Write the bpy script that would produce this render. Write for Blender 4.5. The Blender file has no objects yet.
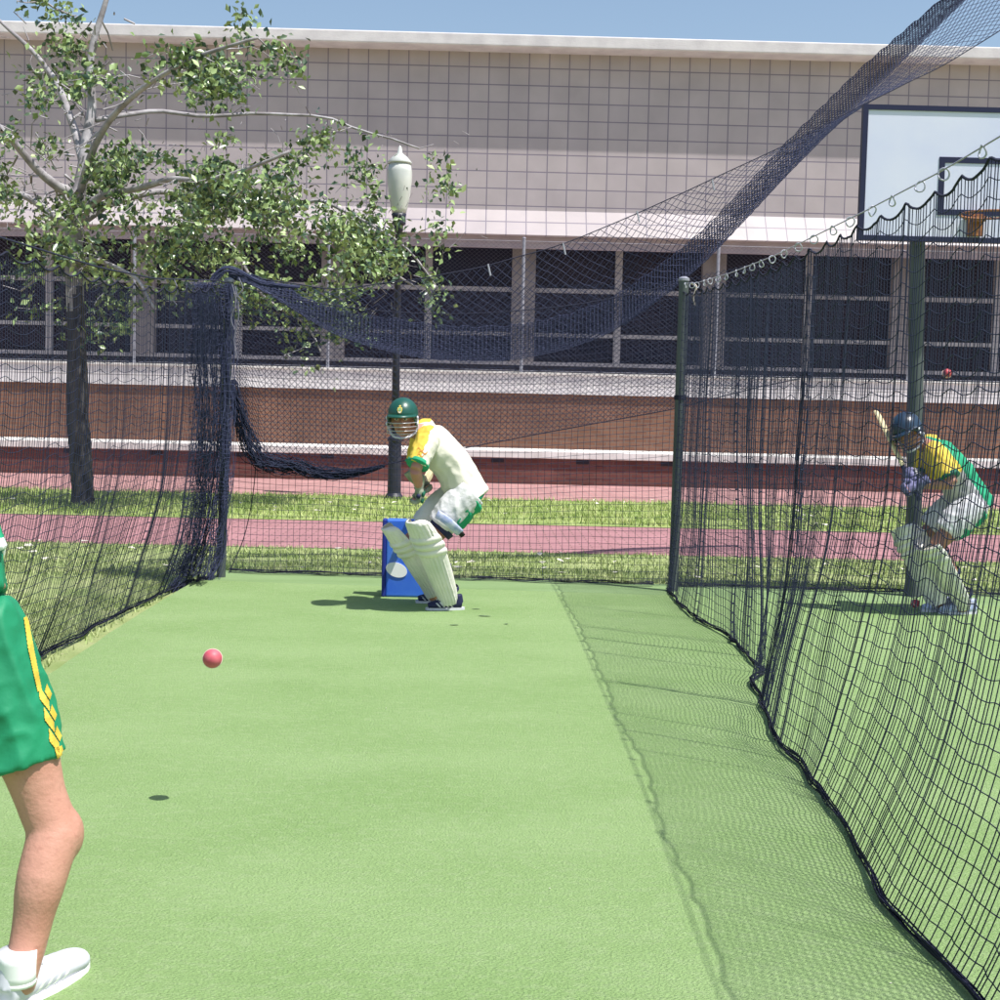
import bpy, bmesh, math, random
import numpy as np
from mathutils import Vector, Matrix, noise, Euler
from mathutils.bvhtree import BVHTree
random.seed(7); rng = np.random.default_rng(7)
R = math.radians
scn = bpy.context.scene
COL = scn.collection
V = Vector

# ------------------------------------------------------------------ camera
FPX = 1350.0
CAMZ = 1.5
ROLL = R(1.3)
TX, TY = 482-500, 404.5-500
uu = TX*math.cos(ROLL) + TY*math.sin(ROLL)
vv = -TX*math.sin(ROLL) + TY*math.cos(ROLL)
pitch = math.atan(-vv/FPX); yaw = math.atan(-uu/FPX)
camd = bpy.data.cameras.new('camera'); cam = bpy.data.objects.new('camera', camd); COL.objects.link(cam)
camd.sensor_width = 36; camd.sensor_fit = 'HORIZONTAL'; camd.lens = 36*FPX/1000
camd.clip_start = 0.05; camd.clip_end = 2000
Mrot = (Matrix.Rotation(-yaw, 4, 'Z') @ Matrix.Rotation(math.pi/2 - pitch, 4, 'X') @ Matrix.Rotation(ROLL, 4, 'Z'))
cam.matrix_world = Matrix.Translation((0, 0, CAMZ)) @ Mrot
scn.camera = cam
M3 = Mrot.to_3x3()
def ray(px, py): return M3 @ V(((px-500)/FPX, -(py-500)/FPX, -1))
def P(px, py, Y):                       # point on the plane y = Y
    d = ray(px, py); return V((0, 0, CAMZ)) + d*(Y/d.y)
def G(px, py, z=0.0):
    d = ray(px, py); return V((0, 0, CAMZ)) + d*((z-CAMZ)/d.z)

# ------------------------------------------------------------------ light
SD = V((0.40, -0.25, 1.0)).normalized()          # towards the sun
el = math.asin(SD.z); az = math.atan2(SD.x, SD.y)
w = bpy.data.worlds.new('World'); scn.world = w; w.use_nodes = True
nt = w.node_tree; bg = nt.nodes['Background']
sk = nt.nodes.new('ShaderNodeTexSky'); sk.sky_type = 'NISHITA'; sk.sun_disc = False
sk.sun_elevation = el; sk.sun_rotation = az; sk.air_density = 1.2; sk.dust_density = 1.6
nt.links.new(sk.outputs[0], bg.inputs[0]); bg.inputs[1].default_value = 0.115
sl = bpy.data.lights.new('sun', 'SUN'); sl.energy = 4.7; sl.angle = R(0.5); sl.color = (1, .97, .91)
so = bpy.data.objects.new('sun', sl); COL.objects.link(so)
so.rotation_euler = SD.to_track_quat('Z', 'Y').to_euler(); so.location = (10, -5, 25)
scn.view_settings.view_transform = 'Standard'; scn.view_settings.look = 'None'
scn.view_settings.exposure = 0.42; scn.view_settings.gamma = 1

# ------------------------------------------------------------------ materials
def mat(name, col, rough=.7, var=0.0, vscale=8, col2=None, bump=0, bscale=60, spec=.3, metal=0, detail=5, contrast=(.35, .65), stretch=None, trans=0, double=None):
    m = bpy.data.materials.new(name); m.use_nodes = True
    n = m.node_tree.nodes; l = m.node_tree.links; b = n['Principled BSDF']
    b.inputs['Roughness'].default_value = rough; b.inputs['Metallic'].default_value = metal
    b.inputs['Specular IOR Level'].default_value = spec
    b.inputs['Base Color'].default_value = (*col, 1)
    tc = n.new('ShaderNodeTexCoord'); src = tc.outputs['Object']
    if stretch:
        mp = n.new('ShaderNodeMapping'); mp.inputs['Scale'].default_value = stretch
        l.new(src, mp.inputs[0]); src = mp.outputs[0]
    if var or col2:
        if not col2: col2 = tuple(c*(1-var) for c in col); 
        nz = n.new('ShaderNodeTexNoise'); nz.inputs['Scale'].default_value = vscale; nz.inputs['Detail'].default_value = detail
        l.new(src, nz.inputs['Vector'])
        cr = n.new('ShaderNodeValToRGB'); cr.color_ramp.elements[0].position = contrast[0]; cr.color_ramp.elements[1].position = contrast[1]
        cr.color_ramp.elements[0].color = (*col, 1); cr.color_ramp.elements[1].color = (*col2, 1)
        l.new(nz.outputs[0], cr.inputs[0]); out = cr.outputs[0]
        if double:                     # second, finer colour layer: (colour, scale, amount)
            n2 = n.new('ShaderNodeTexNoise'); n2.inputs['Scale'].default_value = double[1]; n2.inputs['Detail'].default_value = 3
            l.new(src, n2.inputs['Vector'])
            c2 = n.new('ShaderNodeValToRGB'); c2.color_ramp.elements[0].position = double[3]; c2.color_ramp.elements[1].position = double[3]+.12
            c2.color_ramp.elements[0].color = (0, 0, 0, 1); c2.color_ramp.elements[1].color = (double[2],)*3+(1,)
            l.new(n2.outputs[0], c2.inputs[0])
            mx = n.new('ShaderNodeMixRGB'); mx.inputs[2].default_value = (*double[0], 1)
            l.new(c2.outputs[0], mx.inputs[0]); l.new(out, mx.inputs[1]); out = mx.outputs[0]
        l.new(out, b.inputs['Base Color'])
    if bump:
        nb = n.new('ShaderNodeTexNoise'); nb.inputs['Scale'].default_value = bscale; nb.inputs['Detail'].default_value = 4
        l.new(src, nb.inputs['Vector'])
        bp = n.new('ShaderNodeBump'); bp.inputs['Strength'].default_value = bump; bp.inputs['Distance'].default_value = .02
        l.new(nb.outputs[0], bp.inputs['Height']); l.new(bp.outputs[0], b.inputs['Normal'])
    if trans:
        b.inputs['Transmission Weight'].default_value = trans
    return m
def brickmat(name, c1, c2, mortar, bw, bh, ms, off=.5, rough=.85, horiz=False, dirt=.25):
    m = bpy.data.materials.new(name); m.use_nodes = True
    n = m.node_tree.nodes; l = m.node_tree.links; b = n['Principled BSDF']; b.inputs['Roughness'].default_value = rough
    b.inputs['Specular IOR Level'].default_value = .25
    tc = n.new('ShaderNodeTexCoord'); sx = n.new('ShaderNodeSeparateXYZ'); cx = n.new('ShaderNodeCombineXYZ')
    l.new(tc.outputs['Object'], sx.inputs[0]); l.new(sx.outputs[0], cx.inputs[0]); l.new(sx.outputs[1 if horiz else 2], cx.inputs[1])
    br = n.new('ShaderNodeTexBrick'); br.offset = off; br.inputs['Scale'].default_value = 1
    br.inputs['Brick Width'].default_value = bw; br.inputs['Row Height'].default_value = bh; br.inputs['Mortar Size'].default_value = ms
    br.inputs['Color1'].default_value = (*c1, 1); br.inputs['Color2'].default_value = (*c2, 1); br.inputs['Mortar'].default_value = (*mortar, 1)
    l.new(cx.outputs[0], br.inputs['Vector'])
    nz = n.new('ShaderNodeTexNoise'); nz.inputs['Scale'].default_value = 1.3; nz.inputs['Detail'].default_value = 8
    l.new(tc.outputs['Object'], nz.inputs['Vector'])
    cr = n.new('ShaderNodeValToRGB'); cr.color_ramp.elements[0].position = .3; cr.color_ramp.elements[1].position = .72
    cr.color_ramp.elements[0].color = (1-dirt,)*3+(1,); cr.color_ramp.elements[1].color = (1.0, 1.0, 1.0, 1)
    l.new(nz.outputs[0], cr.inputs[0])
    mx = n.new('ShaderNodeMixRGB'); mx.blend_type = 'MULTIPLY'; mx.inputs[0].default_value = 1
    l.new(br.outputs[0], mx.inputs[1]); l.new(cr.outputs[0], mx.inputs[2]); l.new(mx.outputs[0], b.inputs['Base Color'])
    bp = n.new('ShaderNodeBump'); bp.inputs['Strength'].default_value = .3; bp.inputs['Distance'].default_value = .01; bp.invert = True
    l.new(br.outputs['Fac'], bp.inputs['Height']); l.new(bp.outputs[0], b.inputs['Normal'])
    return m

MT = {
 'mat': mat('court_green', (.24, .37, .135), .95, vscale=1.3, col2=(.285, .415, .17), bump=.9, bscale=150, double=((.36, .46, .24), 40, .3, .50), stretch=(.7, 1.3, 1)),
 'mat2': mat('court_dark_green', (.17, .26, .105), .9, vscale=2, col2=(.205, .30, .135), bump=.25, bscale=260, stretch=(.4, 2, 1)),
 'soil': mat('soil', (.16, .145, .075), .95, vscale=3, col2=(.27, .26, .14), bump=.5, bscale=40, double=((.12, .18, .05), 1.3, .7, .5)),
 'drygrass': mat('dry_grass_ground', (.19, .25, .085), .95, vscale=2.4, col2=(.30, .34, .15), bump=.5, bscale=50, double=((.36, .33, .22), 14, .6, .6)),
 'lawn': mat('lawn_ground', (.19, .26, .07), .95, vscale=2.0, col2=(.31, .36, .14), bump=.5, bscale=40, double=((.30, .31, .13), 9, .5, .6)),
 'path': brickmat('pink_path', (.43, .215, .235), (.38, .185, .205), (.24, .14, .13), .22, .11, .01, horiz=True, dirt=.22),
 'paving': brickmat('pink_paving', (.52, .27, .26), (.42, .20, .20), (.34, .24, .23), .22, .11, .012, horiz=True, dirt=.3),
 'brick': brickmat('brown_brick', (.235, .115, .075), (.19, .09, .06), (.19, .125, .10), .23, .08, .012, dirt=.3),
 'brick2': brickmat('red_brick', (.20, .078, .066), (.15, .056, .05), (.16, .09, .08), .23, .08, .012, dirt=.3),
 'tiles': brickmat('facade_tiles', (.50, .44, .45), (.46, .405, .425), (.25, .22, .27), .415, .352, .013, off=0, rough=.45, dirt=.16),
 'concrete': mat('pale_concrete', (.72, .69, .70), .8, vscale=3, col2=(.60, .57, .59), bump=.15, bscale=30),
 'concwhite': mat('white_concrete', (.78, .76, .74), .8, vscale=4, col2=(.62, .60, .58), bump=.1, bscale=30),
 'lavender': mat('beam_paint', (.42, .35, .38), .7, vscale=3, col2=(.36, .30, .34)),
 'linkwire': mat('chain_link_wire', (.085, .085, .12), .5, metal=.4),
 'pier': mat('window_pier', (.27, .235, .235), .7, vscale=3, col2=(.21, .18, .185)),
 'sill': mat('window_frame_paint', (.40, .36, .37), .6, vscale=4, col2=(.32, .29, .30)),
 'glass': mat('dark_glass', (.008, .008, .022), .35, spec=.12, vscale=.6, col2=(.018, .011, .02)),
 'darkgap': mat('dark_recess', (.03, .025, .035), .8),
 'net': mat('net_twine', (.020, .026, .056), .75, spec=.25),
 'net2': mat('net_twine_fine', (.042, .050, .105), .75, spec=.25),
 'rope': mat('rope', (.014, .016, .035), .8),
 'post': mat('green_post_paint', (.046, .058, .058), .45, vscale=6, col2=(.085, .10, .10), spec=.5, stretch=(1, 1, .2)),
 'steel': mat('galvanised_steel', (.36, .36, .42), .45, metal=.3, vscale=20, col2=(.26, .26, .31)),
 'ring': mat('white_ring', (.40, .40, .47), .35, spec=.6),
 'lamppost': mat('lamp_post_paint', (.016, .017, .032), .45, spec=.5, vscale=9, col2=(.03, .03, .05)),
 'globe': mat('lamp_globe', (.66, .67, .63), .18, spec=.7, vscale=3, col2=(.52, .54, .51)),
 'bark': mat('bark', (.10, .092, .092), .9, vscale=9, col2=(.035, .034, .04), bump=.8, bscale=22, stretch=(1, 1, .3)),
 'barkpale': mat('pale_bark', (.42, .40, .42), .8, vscale=5, col2=(.22, .20, .21), bump=.3, bscale=20),
 'leaf': mat('leaf', (.17, .265, .085), .32, vscale=1.6, col2=(.36, .46, .20), spec=.55, detail=2),
 'leaf2': mat('leaf_dark', (.035, .075, .04), .35, vscale=1.6, col2=(.08, .13, .06), spec=.55, detail=2),
 'blade': mat('blade', (.30, .42, .11), .7, vscale=3, col2=(.52, .55, .24)),
 'bladedry': mat('blade_dry', (.32, .41, .15), .8, vscale=3, col2=(.50, .54, .27)),
 'litter': mat('litter', (.66, .62, .54), .8),
 'board': mat('board_panel', (.60, .62, .82), .35, vscale=1.2, col2=(.70, .70, .84), spec=.5),
 'boardframe': mat('board_frame', (.02, .022, .06), .4),
 'rust': mat('rusty_orange', (.36, .15, .06), .7, vscale=30, col2=(.22, .09, .05)),
 'blue': mat('blue_vinyl', (.03, .13, .68), .4, vscale=5, col2=(.06, .19, .72), spec=.5, double=((.16, .26, .55), 6, .7, .56)),
 'bluedark': mat('blue_edge', (.02, .035, .26), .5),
 'white': mat('white_paint', (.88, .88, .88), .6),
 'skin': mat('skin', (.50, .25, .19), .55, vscale=6, col2=(.42, .20, .15)),
 'skin2': mat('skin_tan', (.40, .205, .15), .5, vscale=7, col2=(.33, .165, .12)),
 'cream': mat('cream_shirt', (.74, .71, .60), .85, vscale=5, col2=(.66, .64, .55), bump=.2, bscale=25),
 'yellow': mat('yellow_cloth', (.74, .55, .09), .8, vscale=12, col2=(.62, .42, .05), bump=.2, bscale=25),
 'green': mat('green_cloth', (.012, .26, .12), .6, vscale=4, col2=(.010, .21, .10), bump=.15, bscale=18, spec=.4),
 'dgreen': mat('dark_green_cloth', (.012, .11, .07), .7),
 'bgreen': mat('bright_green_cloth', (.02, .34, .17), .7, vscale=6, col2=(.015, .27, .14)),
 'pad': mat('pad_canvas', (.86, .80, .77), .7, vscale=6, col2=(.70, .70, .62), bump=.1, bscale=50),
 'thigh': mat('thigh_pad_cloth', (.70, .69, .69), .8, vscale=7, col2=(.55, .55, .57), bump=.3, bscale=22),
 'trouserwhite': mat('white_shorts', (.68, .67, .72), .8, vscale=7, col2=(.52, .52, .58), bump=.3, bscale=22),
 'grey': mat('grey_cloth', (.42, .40, .45), .8, vscale=10, col2=(.55, .52, .58)),
 'helmet': mat('helmet_green', (.010, .075, .055), .35, spec=.5, vscale=6, col2=(.012, .09, .07)),
 'helmet2': mat('helmet_navy', (.012, .026, .055), .3, spec=.6, vscale=6, col2=(.016, .04, .075)),
 'navy': mat('navy', (.018, .02, .07), .6), 'black': mat('black', (.012, .012, .016), .6),
 'shoewhite': mat('shoe_white', (.62, .62, .70), .5), 'shoeblue': mat('shoe_blue', (.30, .36, .62), .5, vscale=30, col2=(.55, .58, .72)),
 'willow': mat('willow', (.70, .60, .38), .5, vscale=8, col2=(.6, .5, .3), stretch=(4, 4, 1)),
 'grille': mat('grille', (.50, .50, .55), .3, metal=.5), 'grille2': mat('grille_dark', (.04, .045, .09), .35),
 'hair': mat('hair', (.05, .03, .02), .7), 'eye': mat('eye', (.7, .7, .68), .3), 'lip': mat('lip', (.32, .11, .09), .5),
 'ballred': mat('ball_leather', (.42, .045, .06), .4, vscale=20, col2=(.50, .07, .09), spec=.5),
 'ballpink': mat('ball_leather_worn', (.52, .085, .125), .5, vscale=22, col2=(.60, .14, .17), spec=.4),
 'seam': mat('seam', (.74, .55, .50), .8),
 'gold': mat('badge_gold', (.70, .55, .12), .5), 'badgegreen': mat('badge_green', (.25, .42, .22), .5),
}

# ------------------------------------------------------------------ object helpers
def link(name, me, root=None, parent=None, smooth=False):
    o = bpy.data.objects.new(name, me); COL.objects.link(o)
    if smooth: me.polygons.foreach_set('use_smooth', [True]*len(me.polygons))
    if root is not None:
        me.transform(Matrix.Translation(-V(root.location))); o.parent = parent or root
    return o
def mesh(name, vs, fs, m, root=None, parent=None, smooth=False, mi=None):
    me = bpy.data.meshes.new(name); me.from_pydata([tuple(v) for v in vs], [], fs)
    for x in (m if isinstance(m, (list, tuple)) else [m]): me.materials.append(x)
    if mi is not None: me.polygons.foreach_set('material_index', mi)
    me.update(); return link(name, me, root, parent, smooth)
def tag(o, label=None, cat=None, group=None, kind=None):
    if label: o['label'] = label
    if cat: o['category'] = cat
    if group: o['group'] = group
    if kind: o['kind'] = kind
    return o
def empty(name, loc, label=None, cat=None, group=None):
    o = bpy.data.objects.new(name, None); COL.objects.link(o); o.location = loc; o.empty_display_size = .1
    return tag(o, label, cat, group)
def set_origin(o, loc):
    o.data.transform(Matrix.Translation(-V(loc))); o.location = loc; return o
class MB:
    def __init__(s): s.v = []; s.f = []; s.m = []
    def add(s, vs, fs, mi=0):
        k = len(s.v); s.v += [V(v) for v in vs]; s.f += [[i+k for i in f] for f in fs]; s.m += [mi]*len(fs)
    def box(s, x0, x1, y0, y1, z0, z1, mi=0, M=None):
        vs = [V((x, y, z)) for z in (z0, z1) for y in (y0, y1) for x in (x0, x1)]
        if M is not None: vs = [M @ v for v in vs]
        s.add(vs, [(0, 2, 3, 1), (4, 5, 7, 6), (0, 1, 5, 4), (2, 6, 7, 3), (0, 4, 6, 2), (1, 3, 7, 5)], mi); return s
    def bevbox(s, x0, x1, y0, y1, z0, z1, r, mi=0, M=None):
        bm = bmesh.new(); bmesh.ops.create_cube(bm, size=1)
        for v in bm.verts: v.co = V(((x0+x1)/2+v.co.x*(x1-x0), (y0+y1)/2+v.co.y*(y1-y0), (z0+z1)/2+v.co.z*(z1-z0)))
        bmesh.ops.bevel(bm, geom=bm.edges[:], offset=r, segments=3, affect='EDGES', profile=.5)
        bm.verts.index_update(); vs = [v.co.copy() for v in bm.verts]
        if M is not None: vs = [M @ v for v in vs]
        s.add(vs, [[v.index for v in f.verts] for f in bm.faces], mi); bm.free(); return s
    def tube(s, pts, r, n=8, mi=0, side=None):
        vs, fs = loft(pts, r, n, side); s.add(vs, fs, mi); return s
    def build(s, name, m, root=None, parent=None, smooth=False):
        return mesh(name, s.v, s.f, m, root, parent, smooth, s.m)
def loft(pts, rad, n=12, side=None):
    """closed tube through pts; rad: number or list of numbers / (a,b) with a along the side vector"""
    pts = [V(p) for p in pts]
    if not isinstance(rad, (list, tuple)): rad = [rad]*len(pts)
    vs = []; fs = []; prev = V(side) if side is not None else None
    for i, p in enumerate(pts):
        t = (pts[min(i+1, len(pts)-1)]-pts[max(i-1, 0)]).normalized()
        ref = prev if prev is not None else (V((0, 0, 1)) if abs(t.z) < .9 else V((0, 1, 0)))
        a = ref - t*ref.dot(t)
        if a.length < 1e-5: a = t.orthogonal()
        a.normalize(); b = t.cross(a)
        if side is None: prev = a
        ra, rb = rad[i] if isinstance(rad[i], (list, tuple)) else (rad[i], rad[i])
        for k in range(n):
            th = 2*math.pi*k/n; vs.append(p + a*(ra*math.cos(th)) + b*(rb*math.sin(th)))
    for i in range(len(pts)-1):
        for k in range(n):
            k2 = (k+1) % n; fs.append([i*n+k, i*n+k2, (i+1)*n+k2, (i+1)*n+k])
    fs.append(list(range(n))[::-1]); fs.append([(len(pts)-1)*n+k for k in range(n)])
    return vs, fs
def spline(pts, k=6):
    pts = [V(p) for p in pts]; out = []
    for i in range(len(pts)-1):
        p0 = pts[max(i-1, 0)]; p1 = pts[i]; p2 = pts[i+1]; p3 = pts[min(i+2, len(pts)-1)]
        for j in range(k):
            t = j/k
            out.append(.5*((2*p1)+(p2-p0)*t+(2*p0-5*p1+4*p2-p3)*t*t+(3*p1-p0-3*p2+p3)*t**3))
    out.append(pts[-1]); return out
def ell(c, ax, n=14):
    """ellipsoid: ax = three vectors"""
    vs = []; fs = []; c = V(c); a, b, d = [V(x) for x in ax]
    for i in range(1, n):
        ph = math.pi*i/n
        for k in range(2*n):
            th = math.pi*k/n; vs.append(c + a*(math.sin(ph)*math.cos(th)) + b*(math.sin(ph)*math.sin(th)) + d*math.cos(ph))
    N = 2*n
    for i in range(n-2):
        for k in range(N): fs.append([i*N+k, (i+1)*N+k, (i+1)*N+(k+1) % N, i*N+(k+1) % N])
    vs.append(c+d); vs.append(c-d); T = len(vs)-2
    for k in range(N): fs.append([T, k, (k+1) % N]); fs.append([T+1, (n-2)*N+(k+1) % N, (n-2)*N+k])
    return vs, fs
def ball(c, r, n=10):
    return ell(c, ((r, 0, 0), (0, r, 0), (0, 0, r)), n)
def fuse(name, parts, m, voxel=.008, smooth=4, root=None, parent=None, wr=0, wscale=9, matfn=None):
    """union of closed shapes as ONE continuous smooth surface"""
    mb = MB()
    for vs, fs in parts: mb.add(vs, fs)
    me = bpy.data.meshes.new('tmp'); me.from_pydata([tuple(v) for v in mb.v], [], mb.f); me.update()
    bm = bmesh.new(); bm.from_mesh(me); bmesh.ops.recalc_face_normals(bm, faces=bm.faces[:]); bm.to_mesh(me); bm.free()
    t = bpy.data.objects.new('tmp', me); COL.objects.link(t)
    md = t.modifiers.new('r', 'REMESH'); md.mode = 'VOXEL'; md.voxel_size = voxel
    if smooth:
        ms = t.modifiers.new('s', 'SMOOTH'); ms.factor = .5; ms.iterations = smooth
    dg = bpy.context.evaluated_depsgraph_get(); ev = t.evaluated_get(dg)
    out = bpy.data.meshes.new_from_object(ev); bpy.data.objects.remove(t); bpy.data.meshes.remove(me)
    if wr:
        nr = [v.normal.copy() for v in out.vertices]
        for v, q in zip(out.vertices, nr):
            p = v.co*wscale
            a1 = noise.noise(V((p.x*1.2+p.z*.6, p.y, p.z*.5-p.x*.5))); a2 = noise.noise(V((p.x*.9-p.z*1.1, p.y*1.3+5, p.z*.9+p.x*.6))*1.7)
            v.co += q*(wr*(1.1-3.2*abs(a1)-1.4*abs(a2)+.4*noise.noise(p*3.1)))
    out.materials.clear()
    for x in (m if isinstance(m, (list, tuple)) else [m]): out.materials.append(x)
    if matfn: out.polygons.foreach_set('material_index', [matfn(p.center, p.normal) for p in out.polygons])
    out.update(); return link(name, out, root, parent, True)

# threads: every edge a thin three-sided strand
def threads(name, A, B, r, m, root=None, parent=None):
    A = np.asarray(A, float); B = np.asarray(B, float); n = len(A)
    r = np.broadcast_to(np.asarray(r, float), (n,))
    t = B-A; t /= np.maximum(np.linalg.norm(t, axis=1, keepdims=True), 1e-9)
    ref = np.where(np.abs(t[:, 2:3]) < .9, np.array([[0, 0, 1.]]), np.array([[1., 0, 0]]))
    a = np.cross(t, ref); a /= np.linalg.norm(a, axis=1, keepdims=True); b = np.cross(t, a)
    vs = np.zeros((n, 6, 3))
    for k in range(3):
        o = (a*math.cos(2.0944*k+.5) + b*math.sin(2.0944*k+.5))*r[:, None]
        vs[:, k] = A+o; vs[:, 3+k] = B+o
    q = np.array([[0, 1, 4, 3], [1, 2, 5, 4], [2, 0, 3, 5]])
    fs = (q[None]+6*np.arange(n)[:, None, None]).reshape(-1)
    me = bpy.data.meshes.new(name); me.vertices.add(6*n); me.vertices.foreach_set('co', vs.reshape(-1))
    me.loops.add(len(fs)); me.loops.foreach_set('vertex_index', fs.astype(np.int32))
    me.polygons.add(3*n); me.polygons.foreach_set('loop_start', (np.arange(3*n)*4).astype(np.int32))
    me.materials.append(m); me.update(calc_edges=True); me.validate()
    return link(name, me, root, parent)
def grid_edges(Pt, diag=False):
    """Pt: (ni,nj,3)"""
    if not diag:
        A = np.concatenate([Pt[:-1].reshape(-1, 3), Pt[:, :-1].reshape(-1, 3)]); B = np.concatenate([Pt[1:].reshape(-1, 3), Pt[:, 1:].reshape(-1, 3)])
    else:
        A = np.concatenate([Pt[:-1, :-1].reshape(-1, 3), Pt[1:, :-1].reshape(-1, 3)]); B = np.concatenate([Pt[1:, 1:].reshape(-1, 3), Pt[:-1, 1:].reshape(-1, 3)])
        par = ((np.arange(Pt.shape[0]-1)[:, None]+np.arange(Pt.shape[1]-1)[None]) % 2).reshape(-1)
        n = len(par); A = np.concatenate([A[:n][par == 0], A[n:][par == 1]]); B = np.concatenate([B[:n][par == 0], B[n:][par == 1]])
    return A, B
def strand_edges(path, rad, count, wob=.4, seed=0, k=8):
    """a loose bundle of strands along a path; rad per control point"""
    r_ = random.Random(seed); path = [V(p) for p in path]
    if not isinstance(rad, (list, tuple)): rad = [rad]*len(path)
    pts = spline(path, k); rr = []
    for i in range(len(path)-1):
        for j in range(k): rr.append(rad[i]+(rad[i+1]-rad[i])*j/k)
    rr.append(rad[-1])
    A = []; B = []
    for s in range(count):
        th = r_.random()*6.28; q = math.sqrt(r_.random()); sd = r_.random()*99; last = None
        for i, p in enumerate(pts):
            t = (pts[min(i+1, len(pts)-1)]-pts[max(i-1, 0)]).normalized()
            a = t.cross(V((0, 1, 0)) if abs(t.y) < .8 else V((1, 0, 0))).normalized(); b = t.cross(a)
            nz = noise.noise_vector(V((sd, i*.22, 0)))
            c = p + a*(rr[i]*(q*math.cos(th)+wob*nz.x*1.6)) + b*(rr[i]*(q*math.sin(th)+wob*nz.y*1.6))
            if last is not None: A.append(last[:]); B.append(c[:])
            last = c
    return A, B

# ------------------------------------------------------------------ ground
def sheet(name, pts, z, m, label=None):
    o = mesh(name, [V((p[0], p[1], z)) for p in pts], [list(range(len(pts)))], m); o['kind'] = 'structure'; return o
def rectsheet(name, x0, x1, y0, y1, z, m): return sheet(name, [(x0, y0), (x1, y0), (x1, y1), (x0, y1)], z, m)
rectsheet('ground', -300, 300, -150, 500, -0.012, MT['soil'])
rectsheet('dry_grass_verge', -30, 30, -8, 13.75, -0.004, MT['drygrass'])
rectsheet('path', -40, 40, 13.75, 16.9, 0.0, MT['path'])
rectsheet('lawn', -40, 40, 16.9, 21.3, 0.006, MT['lawn'])
rectsheet('paving', -40, 40, 21.3, 25.65, 0.010, MT['paving'])
def backY(x): return 11.45 - .085*x          # far edge of the courts, slightly askew
def qn(x0, x1, d): return [(x0, backY(x0)-d), (x1, backY(x1)-d)]
# the playing surface: slightly ragged left edge
ex = []
for i in range(60):
    y = -6 + i*(backY(-2.3)-.62+6)/59
    ex.append((-2.30+.035*noise.noise(V((y*1.7, 3, 0)))-.02*math.sin(y*.8), y))
sheet('court_surface', [(9.0, -6)] + [(9.0, backY(9)-.62)] + ex[::-1], 0.012, MT['mat'])
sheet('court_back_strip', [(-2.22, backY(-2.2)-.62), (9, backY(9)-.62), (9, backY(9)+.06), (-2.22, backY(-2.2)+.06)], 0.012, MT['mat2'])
GZ = .012

# scuff marks and small holes worn in the court
mb = MB()
for (px, py, rx, ry) in [(485, 616, .045, .010), (476, 609, .03, .006), (454, 625, .03, .006), (506, 624, .015, .006)]:
    c = G(px, py, .014); n = 14
    vs = [V((c.x+rx*math.cos(6.283*k/n)*(1+.35*noise.noise(V((k*.9, px, 0)))), c.y+ry*2.5*math.sin(6.283*k/n)*(1+.35*noise.noise(V((k, py, 3)))), .0165)) for k in range(n)]
    mb.add(vs, [list(range(n))])
o = mb.build('court_wear', mat('worn_patch', (.06, .085, .05), .9, vscale=30, col2=(.2, .3, .13))); o['kind'] = 'structure'

# grass blades (uncountable)
def blades(name, n, x0, x1, y0, y1, h, m, z, label, avoid=None, wd=.004):
    X = rng.uniform(x0, x1, n); Y = rng.uniform(y0, y1, n)
    dens = np.array([noise.noise(V((x*1.1, y*1.7, 0))) for x, y in zip(X, Y)])
    keep = dens > rng.uniform(-.55, .25, n)
    if avoid is not None: keep &= ~np.array([avoid(x, y) for x, y in zip(X, Y)])
    X = X[keep]; Y = Y[keep]; n = len(X)
    a = rng.uniform(0, 6.28, n); hh = h*rng.uniform(.4, 1.2, n); lx = rng.normal(0, .35, n)*hh; ly = rng.normal(0, .35, n)*hh
    v = np.zeros((n, 3, 3)); w_ = wd*rng.uniform(.7, 1.6, n)
    v[:, 0] = np.stack([X-w_*np.cos(a), Y-w_*np.sin(a), np.full(n, z)], 1); v[:, 1] = np.stack([X+w_*np.cos(a), Y+w_*np.sin(a), np.full(n, z)], 1)
    v[:, 2] = np.stack([X+lx, Y+ly, z+hh], 1)
    me = bpy.data.meshes.new(name); me.vertices.add(3*n); me.vertices.foreach_set('co', v.reshape(-1)); me.loops.add(3*n)
    me.loops.foreach_set('vertex_index', np.arange(3*n, dtype=np.int32)); me.polygons.add(n); me.polygons.foreach_set('loop_start', (np.arange(n)*3).astype(np.int32))
    me.materials.append(m); me.update(calc_edges=True)
    o = link(name, me); tag(o, label, 'grass', kind='stuff'); return o
blades('grass', 60000, -9.5, 10, 17.0, 21.25, .075, MT['blade'], .006, 'bright green lawn strip between the two pink paved bands', wd=.008)
blades('dry_grass', 55000, -7, 7.5, 11.3, 13.7, .045, MT['bladedry'], -.004, 'short dry grass verge just behind the back net', avoid=lambda x, y: y < backY(x)+.1 and x > -2.3, wd=.006)
blades('dry_grass', 42000, -6.5, -2.36, 5.0, 11.6, .04, MT['bladedry'], -.004, 'thin dry grass outside the left side net beside the green court', wd=.0045)
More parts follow.
